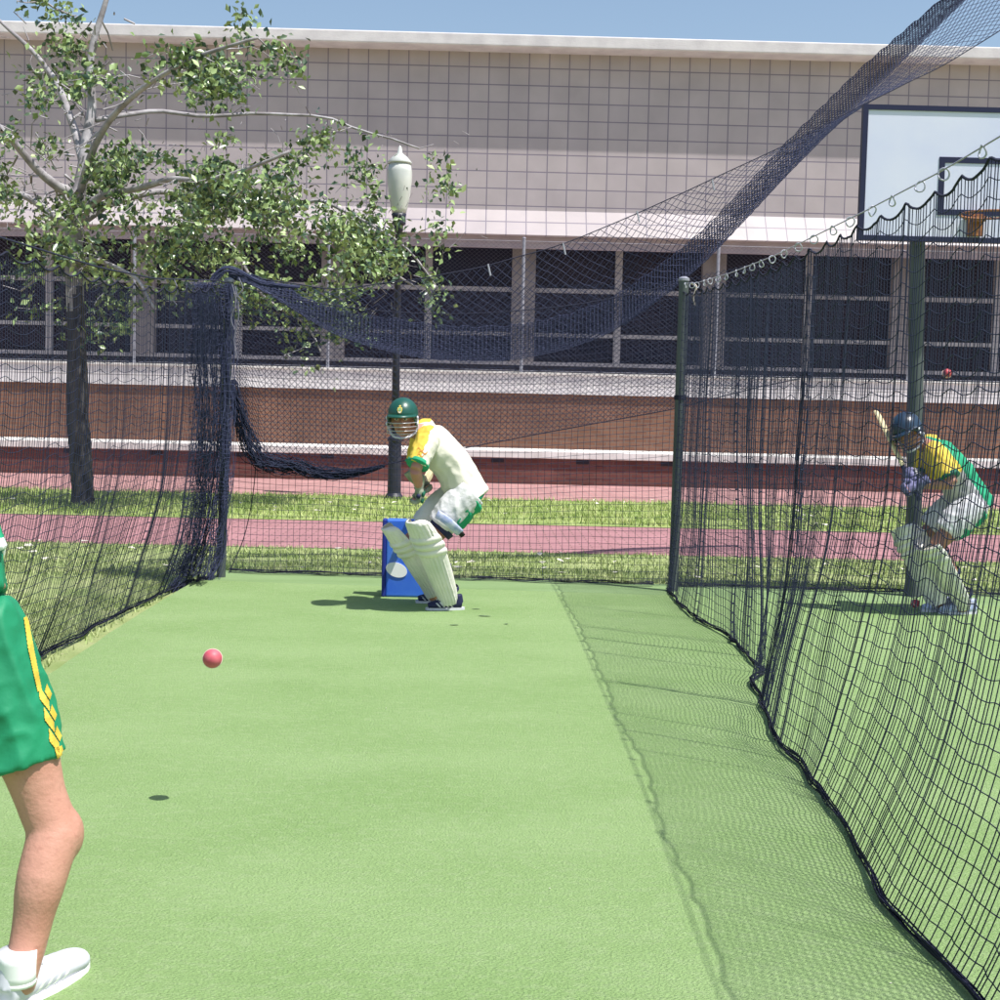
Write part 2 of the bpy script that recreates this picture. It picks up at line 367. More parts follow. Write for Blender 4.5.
# fallen leaves and paper scraps
def litter(name, label, spots, rr=(.018, .06), hz=.03):
    mb = MB()
    for (x, y, z) in spots:
        r = rng.uniform(*rr); a = rng.uniform(0, 6.28); n = 6
        mb.add([V((x+r*math.cos(a+k*1.05)*(1 if k % 2 else .6), y+r*.7*math.sin(a+k*1.05), z+rng.uniform(.004, hz))) for k in range(n)], [list(range(n))])
    return tag(mb.build(name, MT['litter']), label, 'litter', kind='stuff')
litter('leaf_litter', 'pale fallen leaves scattered over the lawn strip', [(rng.uniform(-9, 9), rng.uniform(17, 21.2), .05) for _ in range(80)])
litter('leaf_litter', 'pale dry leaves lying on the verge behind the nets', [(rng.uniform(-6, 6), rng.uniform(11.7, 13.6), .02) for _ in range(70)])
litter('leaf_litter', 'small pale scraps on the green court', [(rng.uniform(-2, 3), rng.uniform(3, 10), .010) for _ in range(24)], (.003, .007), .006)

# ------------------------------------------------------------------ walls and building
YW = 25.7
sw = empty('seat_wall', (0, YW, 0), 'long low red brick seat wall with white coping behind the pink paving', 'wall')
MB().box(-32, 32, YW, YW+1.45, 0, .50).build('brick_face', MT['brick2'], sw)
MB().bevbox(-32, 32, YW-.06, YW+1.45, .50, .64, .012).build('coping', MT['concwhite'], sw)
mb = MB()
for i in range(20): mb.box(-16+i*1.62, -16+i*1.62+.24, YW-.012, YW-.0001, .41, .485)
mb.build('drain_slot', MT['darkgap'], sw)
YB = YW+1.45
rw = empty('retaining_wall', (0, YB, 0), 'tall brown brick terrace wall topped by a wide pale concrete band', 'wall')
MB().box(-32, 32, YB, YB+.3, 0, 1.74).build('brick_face', MT['brick'], rw)
mb = MB(); mb.box(-32, 32, YB-.05, YB+.3, 1.74, 1.925); mb.box(-32, 32, YB-.03, YB+.3, 1.925, 1.94); mb.box(-32, 32, YB-.05, YB+.3, 1.94, 2.13)
mb.build('concrete_band', MT['concrete'], rw)
MB().box(-32, 32, YB-.09, YB+.45, 2.13, 2.17).build('band_cap', MT['concwhite'], rw)
o = MB().box(-32, 32, YB+.46, YB+2.2, 0, 2.15).build('terrace_floor', MT['concrete']); o['kind'] = 'structure'
YG = 29.2; YF = 28.35
bl = empty('building', (0, YG, 0), 'long low building with a tiled upper storey and a dark band of windows', 'building')
MB().box(-32, 32, YG+.02, YG+8, 0, 4.95).build('rear_wall', MT['darkgap'], bl)
MB().box(-32, 32, YG-.10, YG+.02, 2.15, 2.44).build('window_sill', MT['darkgap'], bl)
MB().box(-32, 32, YG-.16, YG-.10, 2.36, 2.44).build('sill_trim', MT['sill'], bl)
cols = []
for i in range(-7, 9):
    px = 523 + i*189; x = P(px, 300, YG).x; cols.append(x)
for x in cols: MB().box(x-.25, x+.25, YG-.22, YG+.02, 2.44, 4.92).build('pier', MT['pier'], bl)
MULZ = [(2.98, 3.06), (3.92, 4.01)]
for a, b in zip(cols[:-1], cols[1:]):
    x0 = a+.25; x1 = b-.25; mid = (x0+x1)/2
    f = MB(); f.box(mid-.075, mid+.075, YG-.14, YG-.02, 2.44, 4.92)
    for z0, z1 in MULZ: f.box(x0, mid-.075, YG-.12, YG-.02, z0, z1); f.box(mid+.075, x1, YG-.12, YG-.02, z0, z1)
    fo = f.build('window', MT['sill'], bl)
    for u0, u1 in ((x0, mid-.075), (mid+.075, x1)):
        tilt = random.uniform(-.006, .006)
        mesh('pane', [(u0, YG+.001, 2.44), (u1, YG+.001+tilt*.5, 2.44), (u1, YG-.004+tilt*.5, 4.92), (u0, YG-.004, 4.92)], [(0, 1, 2, 3)], MT['glass'], bl, fo)
MB().box(-32, 32, YF, YG+2, 4.92, 4.96).build('soffit', MT['pier'], bl)
MB().box(-32, 32, YF-.06, YF+.10, 4.76, 5.0).build('beam', MT['lavender'], bl)
# battered lower tile course, upper tiled wall, parapet coping that shades it
mesh('lower_tile_course', [(-32, YF-.30, 5.0), (32, YF-.30, 5.0), (32, YF+.06, 5.54), (-32, YF+.06, 5.54), (-32, YF+.3, 5.0), (32, YF+.3, 5.0), (32, YF+.3, 5.54), (-32, YF+.3, 5.54)],
     [(0, 1, 2, 3), (4, 7, 6, 5), (0, 4, 5, 1), (3, 2, 6, 7), (0, 3, 7, 4), (1, 5, 6, 2)], MT['tiles'], bl)
MB().box(-32, 32, YF+.08, YF+.6, 5.54, 8.75).build('tiled_wall', MT['tiles'], bl)
MB().bevbox(-32, 32, YF-.42, YF+.9, 8.75, 9.0, .03).build('parapet_coping', MT['concrete'], bl)
MB().box(-32, 32, YF+.9, YG+9, 8.6, 8.8).build('roof', MT['concrete'], bl)

# chain link fence on the terrace
cf = empty('chain_link_fence', (0, YB+.12, 2.17), 'chain link fence with pale steel posts on top of the concrete band', 'fence')
pm = None
for i in range(-6, 8):
    px = 521 + i*193.5; p = P(px, 372, YB+.12)
    vs, fs = loft([(0, 0, 0), (0, 0, 2.66)], .034, 10)
    if pm is None:
        o = mesh('post', vs, fs, MT['steel'], smooth=False); pm = o
        cap = mesh('post_cap', *ell((0, 0, 2.66), ((.04, 0, 0), (0, .04, 0), (0, 0, .03)), 6), MT['steel']); cap.parent = o; pc = cap
    else:
        o = pm.copy(); COL.objects.link(o); cap = pc.copy(); COL.objects.link(cap); cap.parent = o
    o.parent = cf; o.location = (p.x, 0, 0)
nx, nz = 560, 68
gx = np.linspace(-13.5, 13.5, nx*1)[:, None]+np.zeros((1, nz)); gz = np.linspace(2.20, 4.78, nz)[None]+np.zeros((nx, 1))
Pt = np.stack([gx, np.full_like(gx, YB+.16)+.006*((np.arange(nx)[:, None]+np.arange(nz)[None]) % 2), gz], 2)
threads('wire_mesh', *grid_edges(Pt, True), .0017, MT['linkwire'], cf)
threads('tension_wire', [(-32, YB+.15, z) for z in (2.2, 4.78)], [(32, YB+.15, z) for z in (2.2, 4.78)], .005, MT['steel'], cf)

# ------------------------------------------------------------------ lamp
lb = G(394, 500)
YL = lb.y
lp = empty('street_lamp', (lb.x, lb.y, .01), 'dark lamp post with a tall frosted white lantern', 'street lamp')
def lathe(prof, c, n=24):
    vs = []; fs = []
    for r, z in prof:
        for k in range(n): vs.append(V((c[0]+r*math.cos(6.2832*k/n), c[1]+r*math.sin(6.2832*k/n), c[2]+z)))
    for i in range(len(prof)-1):
        for k in range(n): fs.append([i*n+k, i*n+(k+1) % n, (i+1)*n+(k+1) % n, (i+1)*n+k])
    fs.append(list(range(n))[::-1]); fs.append([(len(prof)-1)*n+k for k in range(n)]); return vs, fs
sL = FPX/YL
zt = P(398, 226, YL).z
cL = (lb.x, lb.y, 0.01)
mesh('post_base', *lathe([(.135, 0), (.135, .05), (.105, .1), (.10, .88), (.115, .9), (.115, .95), (.07, .985)], cL), MT['lamppost'], lp, smooth=False)
mesh('post', *lathe([(.062, .98), (.055, 2.2), (.048, zt-.1), (.07, zt-.08), (.07, zt)], cL), MT['lamppost'], lp, smooth=True)
mesh('lantern_collar', *lathe([(.085, zt), (.11, zt+.03), (.085, zt+.07), (.10, zt+.12), (.115, zt+.17)], cL), MT['lamppost'], lp, smooth=True)
mesh('lantern_globe', *lathe([(.10, zt+.17), (.125, zt+.25), (.165, zt+.45), (.19, zt+.66), (.19, zt+.80), (.17, zt+.92)], cL), MT['globe'], lp, smooth=True)
mesh('lantern_cap', *lathe([(.185, zt+.92), (.19, zt+.94), (.12, zt+1.02), (.04, zt+1.08), (.025, zt+1.17), (.0, zt+1.2)], cL), MT['globe'], lp, smooth=True)

# ------------------------------------------------------------------ trees
def leaf_cloud(centres, n_each, spread, size, seed, cut=None):
    r_ = np.random.default_rng(seed); V4 = []; 
    for c in centres:
        n = int(n_each*r_.uniform(.5, 1.5)); p = np.array(c)[None]+r_.normal(0, 1, (n, 3))*np.array(spread)[None]*r_.uniform(.5, 1.2)
        V4.append(p)
    p = np.concatenate(V4); n = len(p)
    nrm = r_.normal(0, 1, (n, 3)); nrm[:, 2] = np.abs(nrm[:, 2])*.8; nrm /= np.linalg.norm(nrm, axis=1, keepdims=True)
    t = np.cross(nrm, r_.normal(0, 1, (n, 3))); t /= np.linalg.norm(t, axis=1, keepdims=True); b = np.cross(nrm, t)
    s = size*r_.uniform(.6, 1.35, (n, 1)); fold = nrm*s*.25
    v = np.stack([p-t*s, p+b*s*.62+fold, p+t*s*1.15, p-b*s*.62+fold], 1)
    return v, n
def leaf_mesh(name, v, n, mats, root, parent=None):
    f = np.array([0, 1, 2, 0, 2, 3]); idx = (f[None]+4*np.arange(n)[:, None]).reshape(-1)
    me = bpy.data.meshes.new(name); me.vertices.add(4*n); me.vertices.foreach_set('co', v.reshape(-1))
    me.loops.add(len(idx)); me.loops.foreach_set('vertex_index', idx.astype(np.int32)); me.polygons.add(2*n)
    me.polygons.foreach_set('loop_start', (np.arange(2*n)*3).astype(np.int32))
    for m in mats: me.materials.append(m)
    mi = np.repeat((rng.random(n) < .42).astype(np.int32), 2); me.polygons.foreach_set('material_index', mi)
    me.update(calc_edges=True); return link(name, me, root, parent)
tb = G(83, 506); YT = tb.y
tr = empty('tree', (tb.x, tb.y, 0), 'tree with dark trunk and pale forking limbs over thin green foliage', 'tree')
def T(px, py, dy=0): return P(px, py, YT+dy)
trunk = [tb+V((0, 0, -.1)), T(82, 470), T(78, 420), T(77, 370), T(76, 320), T(74, 270), T(75, 222)]
vs, fs = loft(spline(trunk, 6), [(.20 if i < 2 else .160-.0014*i) for i in range(37)], 14)
vs = [v+V((1, .6, 0))*.02*noise.noise(v*3.1)+V((.5, 1, 0))*.012*noise.noise(v*11) for v in vs]
cut_z = T(76, 300).z
o = mesh('trunk', vs, fs, [MT['bark'], MT['barkpale']], tr, smooth=True)
zz = [sum((o.data.vertices[i].co.z for i in p.vertices), 0)/len(p.vertices) for p in o.data.polygons]
o.data.polygons.foreach_set('material_index', [1 if z > cut_z+.5*noise.noise(V((z*2, i % 14*.5, 0))) else 0 for i, z in enumerate(zz)])
limbs = [
 ([(75, 224, 0), (80, 195, 0), (84, 165, .1), (92, 110, .3), (96, 50, .5), (110, -10, .5)], .105),
 ([(75, 222, 0), (70, 195, -.1), (62, 188, -.3), (38, 168, -.5), (5, 130, -.9), (-50, 90, -1.3)], .09),
 ([(73, 235, 0), (55, 215, .3), (30, 200, .7), (0, 184, 1.0), (-60, 150, 1.6)], .07),
 ([(76, 222, 0), (100, 203, -.2), (130, 192, -.4), (165, 180, -.7), (200, 180, -.9), (245, 172, -1.1), (290, 150, -1.3)], .055),
 ([(76, 226, 0), (115, 205, .3), (160, 192, .6), (190, 204, .9), (230, 208, 1.1), (270, 222, 1.2), (320, 238, 1.3), (375, 262, 1.3), (415, 288, 1.3)], .045),
 ([(79, 200, 0), (95, 150, -.5), (130, 100, -1), (190, 60, -1.5), (260, 40, -1.8)], .05),
 ([(84, 165, .1), (70, 110, .6), (40, 60, 1), (0, 20, 1.4)], .06),
 ([(96, 120, .3), (150, 110, .9), (230, 115, 1.4), (330, 120, 1.7), (420, 150, 1.8)], .032),
 ([(75, 260, 0), (100, 262, -.5), (135, 280, -.9), (160, 310, -1.1)], .035),
 ([(75, 262, 0), (50, 270, .4), (20, 290, .7)], .03),
 ([(190, 204, .9), (230, 240, 0.6), (262, 290, .4), (300, 320, .3), (322, 352, .2)], .025),
 ([(270, 222, 1.2), (310, 200, .8), (350, 215, .5), (400, 240, .3), (437, 288, .2)], .025),
]
tips = []; brs = MB(); twA = []; twB = []; twR = []
r_ = random.Random(5)
def twig(p, d, L, rad, depth):
    q = p; n = 4
    for i in range(n):
        d = (d+V((r_.gauss(0, .25), r_.gauss(0, .25), r_.gauss(0, .2)-.03))).normalized(); q2 = q+d*L/n
        twA.append(q[:]); twB.append(q2[:]); twR.append(max(rad*(1-.6*i/n), .003)); q = q2
        if depth > 0 and r_.random() < .75:
            twig(q, (d+V((r_.gauss(0, .8), r_.gauss(0, .8), r_.gauss(0, .5)))).normalized(), L*.6, rad*.55, depth-1)
        if depth == 0 or i == n-1: tips.append(q[:])
for pts, r0 in limbs:
    pp = spline([T(*p) for p in pts], 5); n = len(pp)
    pp = [p+V((noise.noise(p*1.3), noise.noise(p*1.3+V((9, 0, 0))), noise.noise(p*1.3+V((0, 9, 0)))))*.08*min(1, i/4) for i, p in enumerate(pp)]
    brs.tube(pp, [r0*(1-.8*i/n)+.006 for i in range(n)], 9)
    for i in range(4, n, 1):
        if r_.random() < .8:
            d = V((r_.gauss(0, 1), r_.gauss(0, 1), r_.gauss(.0, .7))).normalized()
            twig(pp[i], d, r_.uniform(.5, 1.1), max(r0*.22, .008), 1)
def proj(p):
    q = M3.transposed() @ (V(p)-V((0, 0, CAMZ))); return 500+FPX*q.x/-q.z, 500-FPX*q.y/-q.z
brs.build('branch', MT['barkpale'], tr, smooth=True)
import itertools
def keep_leaf(px, py):
    d = noise.noise(V((px*.017, py*.021, 1.3)))+.5*noise.noise(V((px*.05, py*.06, 7)))
    if px > 455 or (px > 425 and py < 160): return False
    if 376 < px < 426 and py < 236: return False
    lim = 335 if px < 170 else (290 if px < 240 else (330 if px < 400 else 300))
    if py > lim+25*d: return False
    if px < 60 and 160 < py < 235: return d > .35
    if 50 < px < 105 and 120 < py < 250: return d > .5
    if py < 172: return d > .02
    if 60 < px < 150 and 170 < py < 240: return d > .3
    return d > .10
tips = [t for t in tips if keep_leaf(*proj(t))]
# denser clumps read off the photograph: (px, py, spread px)
for (px, py, n) in [(150, 265, 8), (185, 250, 8), (215, 262, 7), (120, 300, 7), (100, 330, 6), (140, 225, 6), (240, 250, 5), (265, 285, 7), (290, 300, 7), (285, 235, 6), (310, 215, 7), (340, 225, 8), (365, 225, 6),
                    (350, 270, 7), (330, 300, 7), (385, 250, 5), (400, 245, 4), (130, 190, 4), (240, 175, 4), (280, 195, 5), (438, 178, 4), (435, 292, 3), (430, 275, 2), (340, 255, 6), (355, 315, 3), (170, 285, 6), (60, 245, 4), (20, 215, 4), (25, 265, 4), (205, 205, 4), (300, 340, 2), (5, 170, 4), (45, 215, 4), (118, 218, 4)]:
    for k in range(int(n*1.9)):
        tips.append(T(px+r_.gauss(0, 14), py+r_.gauss(0, 12), r_.uniform(-.9, 1.2))[:])
twK = [i for i in range(len(twA)) if keep_leaf(*proj(twA[i])) or r_.random() < .25]
threads('twig', [twA[i] for i in twK], [twB[i] for i in twK], [twR[i] for i in twK], MT['barkpale'], tr)
v, n = leaf_cloud(tips, 15, (.13, .16, .11), .046, 3)
leaf_mesh('crown', v, n, [MT['leaf'], MT['leaf2']], tr)

# ------------------------------------------------------------------ posts
def steel_post(base, top, r, label, name='net_post'):
    e = empty(name, base, label, 'post', 'green steel posts holding the nets')
    vs, fs = loft([base, base+(top-base)*.5, top], r, 16); mesh('shaft', vs, fs, MT['post'], e, smooth=False)
    d = (top-base).normalized()
    mesh('cap', *loft([top, top+d*.02, top+d*.035], [r*1.15, r*1.15, r*.5], 16), MT['steel'], e)
    mb = MB()
    for t in (.62,): mb.tube([base+(top-base)*t, base+(top-base)*(t+.015)], r*1.2, 16)
    mb.build('clamp', MT['rope'], e)
    return e
Lb = G(221, 577, GZ); Lt = P(229, 282, Lb.y); Lt.y = Lb.y
Rb = G(673, 591, GZ); Rt = P(684, 281, Rb.y)
steel_post(Lb, Lt, .038, 'green steel net post wrapped in gathered netting at the back left corner')
steel_post(Rb, Rt, .040, 'green steel net post at the back of the dividing net')

# ------------------------------------------------------------------ basketball backboard
hb = G(913, 596, GZ); Yh = hb.y
pw = empty('basketball_hoop', (hb.x, hb.y, GZ), 'pale basketball backboard with dark frame on a green steel pole', 'basketball hoop')
ht = P(918, 190, Yh)
mesh('pole', *loft([hb, ht], .062, 16), MT['post'], pw)
bx0 = P(858, 240, Yh-.25); W = 1.80
z0 = bx0.z; z1 = z0+1.05; yb = Yh-.25; x0 = bx0.x
MB().box(x0+.035, x0+W-.035, yb, yb+.03, z0+.035, z1-.035).build('backboard', MT['board'], pw)
mb = MB(); t = .04
mb.box(x0, x0+W, yb-.01, yb+.045, z0, z0+t); mb.box(x0, x0+W, yb-.01, yb+.045, z1-t, z1)
mb.box(x0, x0+t, yb-.01, yb+.045, z0+t, z1-t); mb.box(x0+W-t, x0+W, yb-.01, yb+.045, z0+t, z1-t)
mb.build('board_frame', MT['boardframe'], pw)
cx = x0+W/2+.01; mb = MB(); a0, a1, b0, b1 = cx-.295, cx+.295, z0+.21, z0+.66; t = .045
mb.box(a0, a1, yb-.006, yb-.0005, b0, b0+t); mb.box(a0, a1, yb-.006, yb-.0005, b1-t, b1); mb.box(a0, a0+t, yb-.006, yb-.0005, b0+t, b1-t); mb.box(a1-t, a1, yb-.006, yb-.0005, b0+t, b1-t)
mb.build('target_square', MT['boardframe'], pw)
mb = MB(); mb.box(cx-.06, cx+.06, yb-.05, yb-.006, z0+.05, z0+.22); mb.box(cx-.09, cx+.09, yb-.03, yb-.007, z0+.18, z0+.205); mb.box(cx-.04, cx+.04, yb-.14, yb-.05, z0+.15, z0+.19)
mb.build('rim_bracket', MT['rust'], pw)
rimp = [V((cx+.225*math.cos(a), yb-.36+.225*math.sin(a), z0+.17)) for a in np.linspace(0, 6.283, 33)]
mb = MB(); mb.tube(rimp, .009, 6); mb.build('rim', MT['rust'], pw, smooth=True)
mb = MB(); mb.tube([V((ht.x, Yh-.02, z0+.25)), V((cx-.2, yb+.05, z0+.3))], .03, 8); mb.build('support_arm', MT['post'], pw)
mb = MB(); mb.tube([V((ht.x, Yh-.02, z0+.0)), V((ht.x, yb+.05, z0+.06))], .03, 8); mb.build('support_arm', MT['post'], pw)

# ------------------------------------------------------------------ nets
def fint(pts, Y):
    for (a, za), (b, zb) in zip(pts, pts[1:]):
        if Y >= b: t = (a-Y)/(a-b); return za+(zb-za)*t
    return pts[-1][1]
def nz1(*a): return noise.noise(V(a))
def side_net(name, label, p_back, p_near, top_fn, bot_fn, gathers, mesh_a, rows, seed, ring_sp, inward, thr):
    """p_back/p_near: Y range; top_fn(Y)->(x,z); bot_fn(Y)->x"""
    root = empty(name, (bot_fn(p_back), p_back, GZ), label, 'sports net', 'black twine nets of the practice lanes')
    Ys = [p_back]; Xo = [0.0]; s = 1
    while Ys[-1] > p_near:
        y = Ys[-1]; k = 1.0; amp = .004
        for gy, gw, gk, ga in gathers:
            u = math.exp(-((y-gy)/gw)**2); k = min(k, 1-u*(1-gk)); amp = max(amp, ga*u)
        k *= .82+.36*abs(nz1(y*2.3, seed, 5)); s = random.choice((-1, -.5, .5, 1))
        Ys.append(y-mesh_a*k); Xo.append(s*amp*random.uniform(.3, 1)+.05*nz1(y*1.1, seed, 2)+.010*nz1(y*9, seed, 6))
    ni = len(Ys); nj = rows+1
    Pt = np.zeros((ni, nj, 3)); zts = []
    for i, (y, xo) in enumerate(zip(Ys, Xo)):
        tx, tz = top_fn(y); ph = ((p_back-y)/ring_sp) % 1.0
        tz2 = tz-.05-.16*(ph*(1-ph))
        bx_ = bot_fn(y)
        for j in range(nj):
            t = j/rows; cur = (1-t)**3
            wob = .022*nz1(y*3.2, j*.25, seed)+.012*math.sin(6.283*ph)*t
            x = tx+(bx_-tx)*cur + xo*(.35+.65*min(1, 2.2*(1-t)+.25)) + .03*nz1(y*1.5, t*2.5, seed+3)*(1-t)*2
            z = GZ+.01 + (tz2-GZ-.01)*(t) + wob*math.sin(math.pi*min(1, t*1.0+.15)) + inward*.0
            yy = y + .03*nz1(y*2, t*2.2, seed+8)+.05*(1-t)**2*nz1(y*2.7, 3, seed+1)
            Pt[i, j] = (x, yy, z)
    A, B = grid_edges(Pt)
    threads('netting', A, B, thr, MT['net'], root)
    # thicker head and foot ropes
    tp = Pt[:, -1]; A1, B1 = tp[:-1], tp[1:]
    threads('head_rope', A1, B1, .006, MT['rope'], root)
    bt = Pt[:, 0]
    A2, B2 = strand_edges([V(bt[k])+V((0, 0, .012)) for k in range(0, ni, 5)], .011, 8, .8, seed, 2)
    threads('foot_rope', A2, B2, .0036, MT['rope'], root)
    return root, Pt, Ys
def topR(Y):
    return (Rt.x+.0*Y, fint([(12, Rt.z-.02), (Rt.y, Rt.z-.02), (10.3, 2.455), (8.9, 2.395), (7.5, 2.36), (5.8, 2.355), (4.8, 2.36), (3.5, 2.40), (2, 2.47)], Y))
def botR(Y): 
    pts = [(11.3, 1.56), (10.2, 1.52), (9.2, 1.57), (8.3, 1.66), (7.6, 1.60), (7.1, 1.49), (6.4, 1.42), (5.6, 1.36), (4.8, 1.32), (3.9, 1.28), (1, 1.2)]
    for (a, xa), (b, xb) in zip(pts, pts[1:]):
        if Y >= b:
            t = (a-Y)/(a-b); t = t*t*(3-2*t); return xa+(xb-xa)*t
    return 1.2
gR = [(10.9, .25, .5, .02), (9.5, .06, .4, .02), (8.55, .07, .35, .02), (8.1, .05, .35, .02), (7.62, .05, .4, .02), (6.72, .10, .32, .03), (5.95, .03, .4, .015), (5.6, .03, .35, .015), (5.25, .03, .4, .015)]
rR, PtR, YsR = side_net('dividing_net', 'black net with white rings dividing the two batting lanes', Rb.y-.02, 2.2, topR, botR, gR, .037, 38, 11, .30, 0, .0021)
for (gy, cnt, rad_) in [(6.72, 7, .028), (8.55, 2, .015), (8.1, 2, .012), (5.6, 1, .003)]:
    i = int(np.argmin(abs(np.array(YsR)-gy))); pts_ = [V(PtR[i, j]) for j in range(0, 39, 3)]
    a_, b_ = strand_edges(pts_, [rad_]*len(pts_), cnt, .5, int(gy*10), 3); threads('folded_twine', a_, b_, .0021, MT['net'], rR)
# wire and rings over the dividing net
wp = [V((topR(y)[0], y, topR(y)[1])) for y in np.linspace(Rt.y, 2.2, 50)]
threads('support_wire', [p[:] for p in wp[:-1]], [p[:] for p in wp[1:]], .0035, MT['steel'], rR)
ring0 = None
y = Rt.y-.10
while y > 3.9:
    x_, z_ = topR(y); c = V((x_, y, z_-.016))
    if ring0 is None:
        rp = [V((.004*math.sin(a*2), .019*math.cos(a), .021*math.sin(a))) for a in np.linspace(0, 6.283, 17)]
        mb = MB(); mb.tube(rp, .0034, 6); ring0 = mb.build('ring', MT['ring'], smooth=True); o = ring0
    else: o = ring0.copy(); COL.objects.link(o)
    o.parent = rR; o.location = c-V(rR.location); o.rotation_euler = (random.uniform(-.3, .3), random.uniform(-.3, .3), random.uniform(-1.2, 1.2)+.9)
    y -= .31*random.uniform(.75, 1.2)
# knotted strings at the post
mb = MB(); mb.tube(spline([Rt+V((.05, -.05, -.02)), Rt+V((.09, -.07, -.05)), Rt+V((.07, -.07, -.14)), Rt+V((.085, -.07, -.2))], 4), .009, 6)
mb.build('tie_string', mat('string', (.5, .42, .36), .8), rR)

def topL(Y):
    return (Lt.x-.01*(Lt.y-Y), fint([(13, Lt.z-.01), (Lt.y, Lt.z-.01), (10.8, 2.43), (10.1, 2.37), (8.8, 2.26), (7.6, 2.21), (6.0, 2.19), (3, 2.25)], Y))
def botL(Y):
    pts = [(12, -2.20), (11.4, -2.2), (10.6, -2.34), (9.6, -2.42), (8.6, -2.44), (7.5, -2.44), (6.3, -2.5), (3, -2.6)]
    for (a, xa), (b, xb) in zip(pts, pts[1:]):
        if Y >= b: return xa+(xb-xa)*(a-Y)/(a-b)
    return -2.6
gL = [(11.5, .35, .16, .05), (10.85, .08, .25, .04), (10.1, .05, .4, .03), (9.2, .05, .4, .03), (8.2, .04, .4, .03)]
rL, PtL, YsL = side_net('side_net', 'black net along the left edge of the court, bunched at the post', Lb.y-.03, 3.6, topL, botL, gL, .036, 38, 29, .36, 0, .0019)
wp = [V((topL(y)[0], y, topL(y)[1])) for y in np.linspace(Lt.y, 3.6, 40)]
threads('support_wire', [p[:] for p in wp[:-1]], [p[:] for p in wp[1:]], .006, MT['rope'], rL)
# gathered curtain at the left post
def LP(px, py, dy=0): return P(px, py, Lb.y+dy)
A, B = strand_edges([LP(203, 283, -.15), LP(206, 330, -.2), LP(208, 420, -.2), LP(207, 480, -.2), LP(200, 530, -.25), LP(186, 572, -.4), LP(168, 596, -.9)], [.09, .12, .11, .10, .09, .07, .05], 52, .35, 3)
A2, B2 = strand_edges([LP(228, 284, -.06), LP(228, 340, -.06), LP(226, 430, -.06), LP(224, 500, -.06), LP(219, 550, -.08), LP(208, 582, -.2)], [.07, .08, .08, .075, .07, .06], 44, .4, 9)
threads('gathered_curtain', A+A2, B+B2, .0025, MT['net2'], rL)
# cross twine of the gathered curtain, a crumpled mesh sheet
CP = spline([LP(203, 284, -.3), LP(206, 340, -.32), LP(207, 430, -.32), LP(206, 490, -.32), LP(198, 535, -.4), LP(184, 575, -.5)], 14)
nI = 30; Pc = np.zeros((nI, len(CP), 3)); 
for i in range(nI):
    for j, c in enumerate(CP): Pc[i, j] = c+V((-.14+.33*i/nI+.05*nz1(i*.5, j*.15, 1), .12*math.sin(i*1.35)+.1*nz1(i*.4, j*.2, 9), .02*nz1(i*.8, j*.3, 3)+.012*(i % 2)))
threads('curtain_mesh', *grid_edges(Pc), .0022, MT['net2'], rL)
A, B = strand_edges([LP(212, 281, -.1), LP(229, 269, -.05), LP(262, 283, 0), LP(300, 287, 0)], [.03, .032, .02, .01], 40, .4, 4)
threads('gathered_top', A, B, .0025, MT['net2'], rL)
mb = MB()
for (a, b, c) in [(236, 290, 330), (239, 292, 360), (243, 284, 300), (178, 285, 305)]:
    mb.tube(spline([LP(a-4, b-6, -.2), LP(a, b+(c-b)*.3, -.22), LP(a-5, b+(c-b)*.7, -.22), LP(a-1, c, -.22)], 4), .0045, 5)
mb.build('tie_string', mat('string_grey', (.17, .17, .22), .8), rL)

# back nets
def line_pt(t): return Lb.lerp(Rb, t)
def back_net(name, label, x0, x1, zt_fn, a, rows, seed, thr, yoff=0):
    n = int((x1-x0)/a); Pt = np.zeros((n+1, rows+1, 3))
    root = empty(name, (x0, backY(x0)+yoff, GZ), label, 'sports net', 'black twine nets of the practice lanes')
    for i in range(n+1):
        x = x0+(x1-x0)*i/n; zt_ = zt_fn(x)
        for j in range(rows+1):
            t = j/rows
            Pt[i, j] = (x+.02*nz1(x*2, t*3, seed), backY(x)+yoff+.05*nz1(x*1.3, t*2, seed+4)-.10*(1-t)**4*(1+nz1(x*2, 0, seed)), GZ+.012+(zt_-GZ)*(t)+.025*nz1(x*1.2, t*2.0, seed+2)*(1 if 0 < j < rows else 0))
    threads('netting', *grid_edges(Pt), thr, MT['net'], root)
    threads('head_rope', Pt[:-1, -1], Pt[1:, -1], .005, MT['rope'], root)
    A, B = strand_edges([V(Pt[k, 0])+V((0, 0, .012)) for k in range(0, n+1, 3)], .016, 8, 1.0, seed, 2)
    threads('foot_rope', A, B, .003, MT['rope'], root)
    return root
xl, xr = Lb.x, Rb.x
def ztop(x):
    t = (x-xl)/(xr-xl); return Lt.z+(Rt.z-Lt.z)*t-.25*4*t*(1-t)
back_net('back_net', 'black square mesh net closing the far end behind the batter with the blue board', xl+.02, xr-.02, ztop, .054, 44, 51, .0021)
back_net('back_net', 'black square mesh net behind the batter at the right', xr+.05, xr+4.6, lambda x: 2.45, .054, 42, 77, .0021)

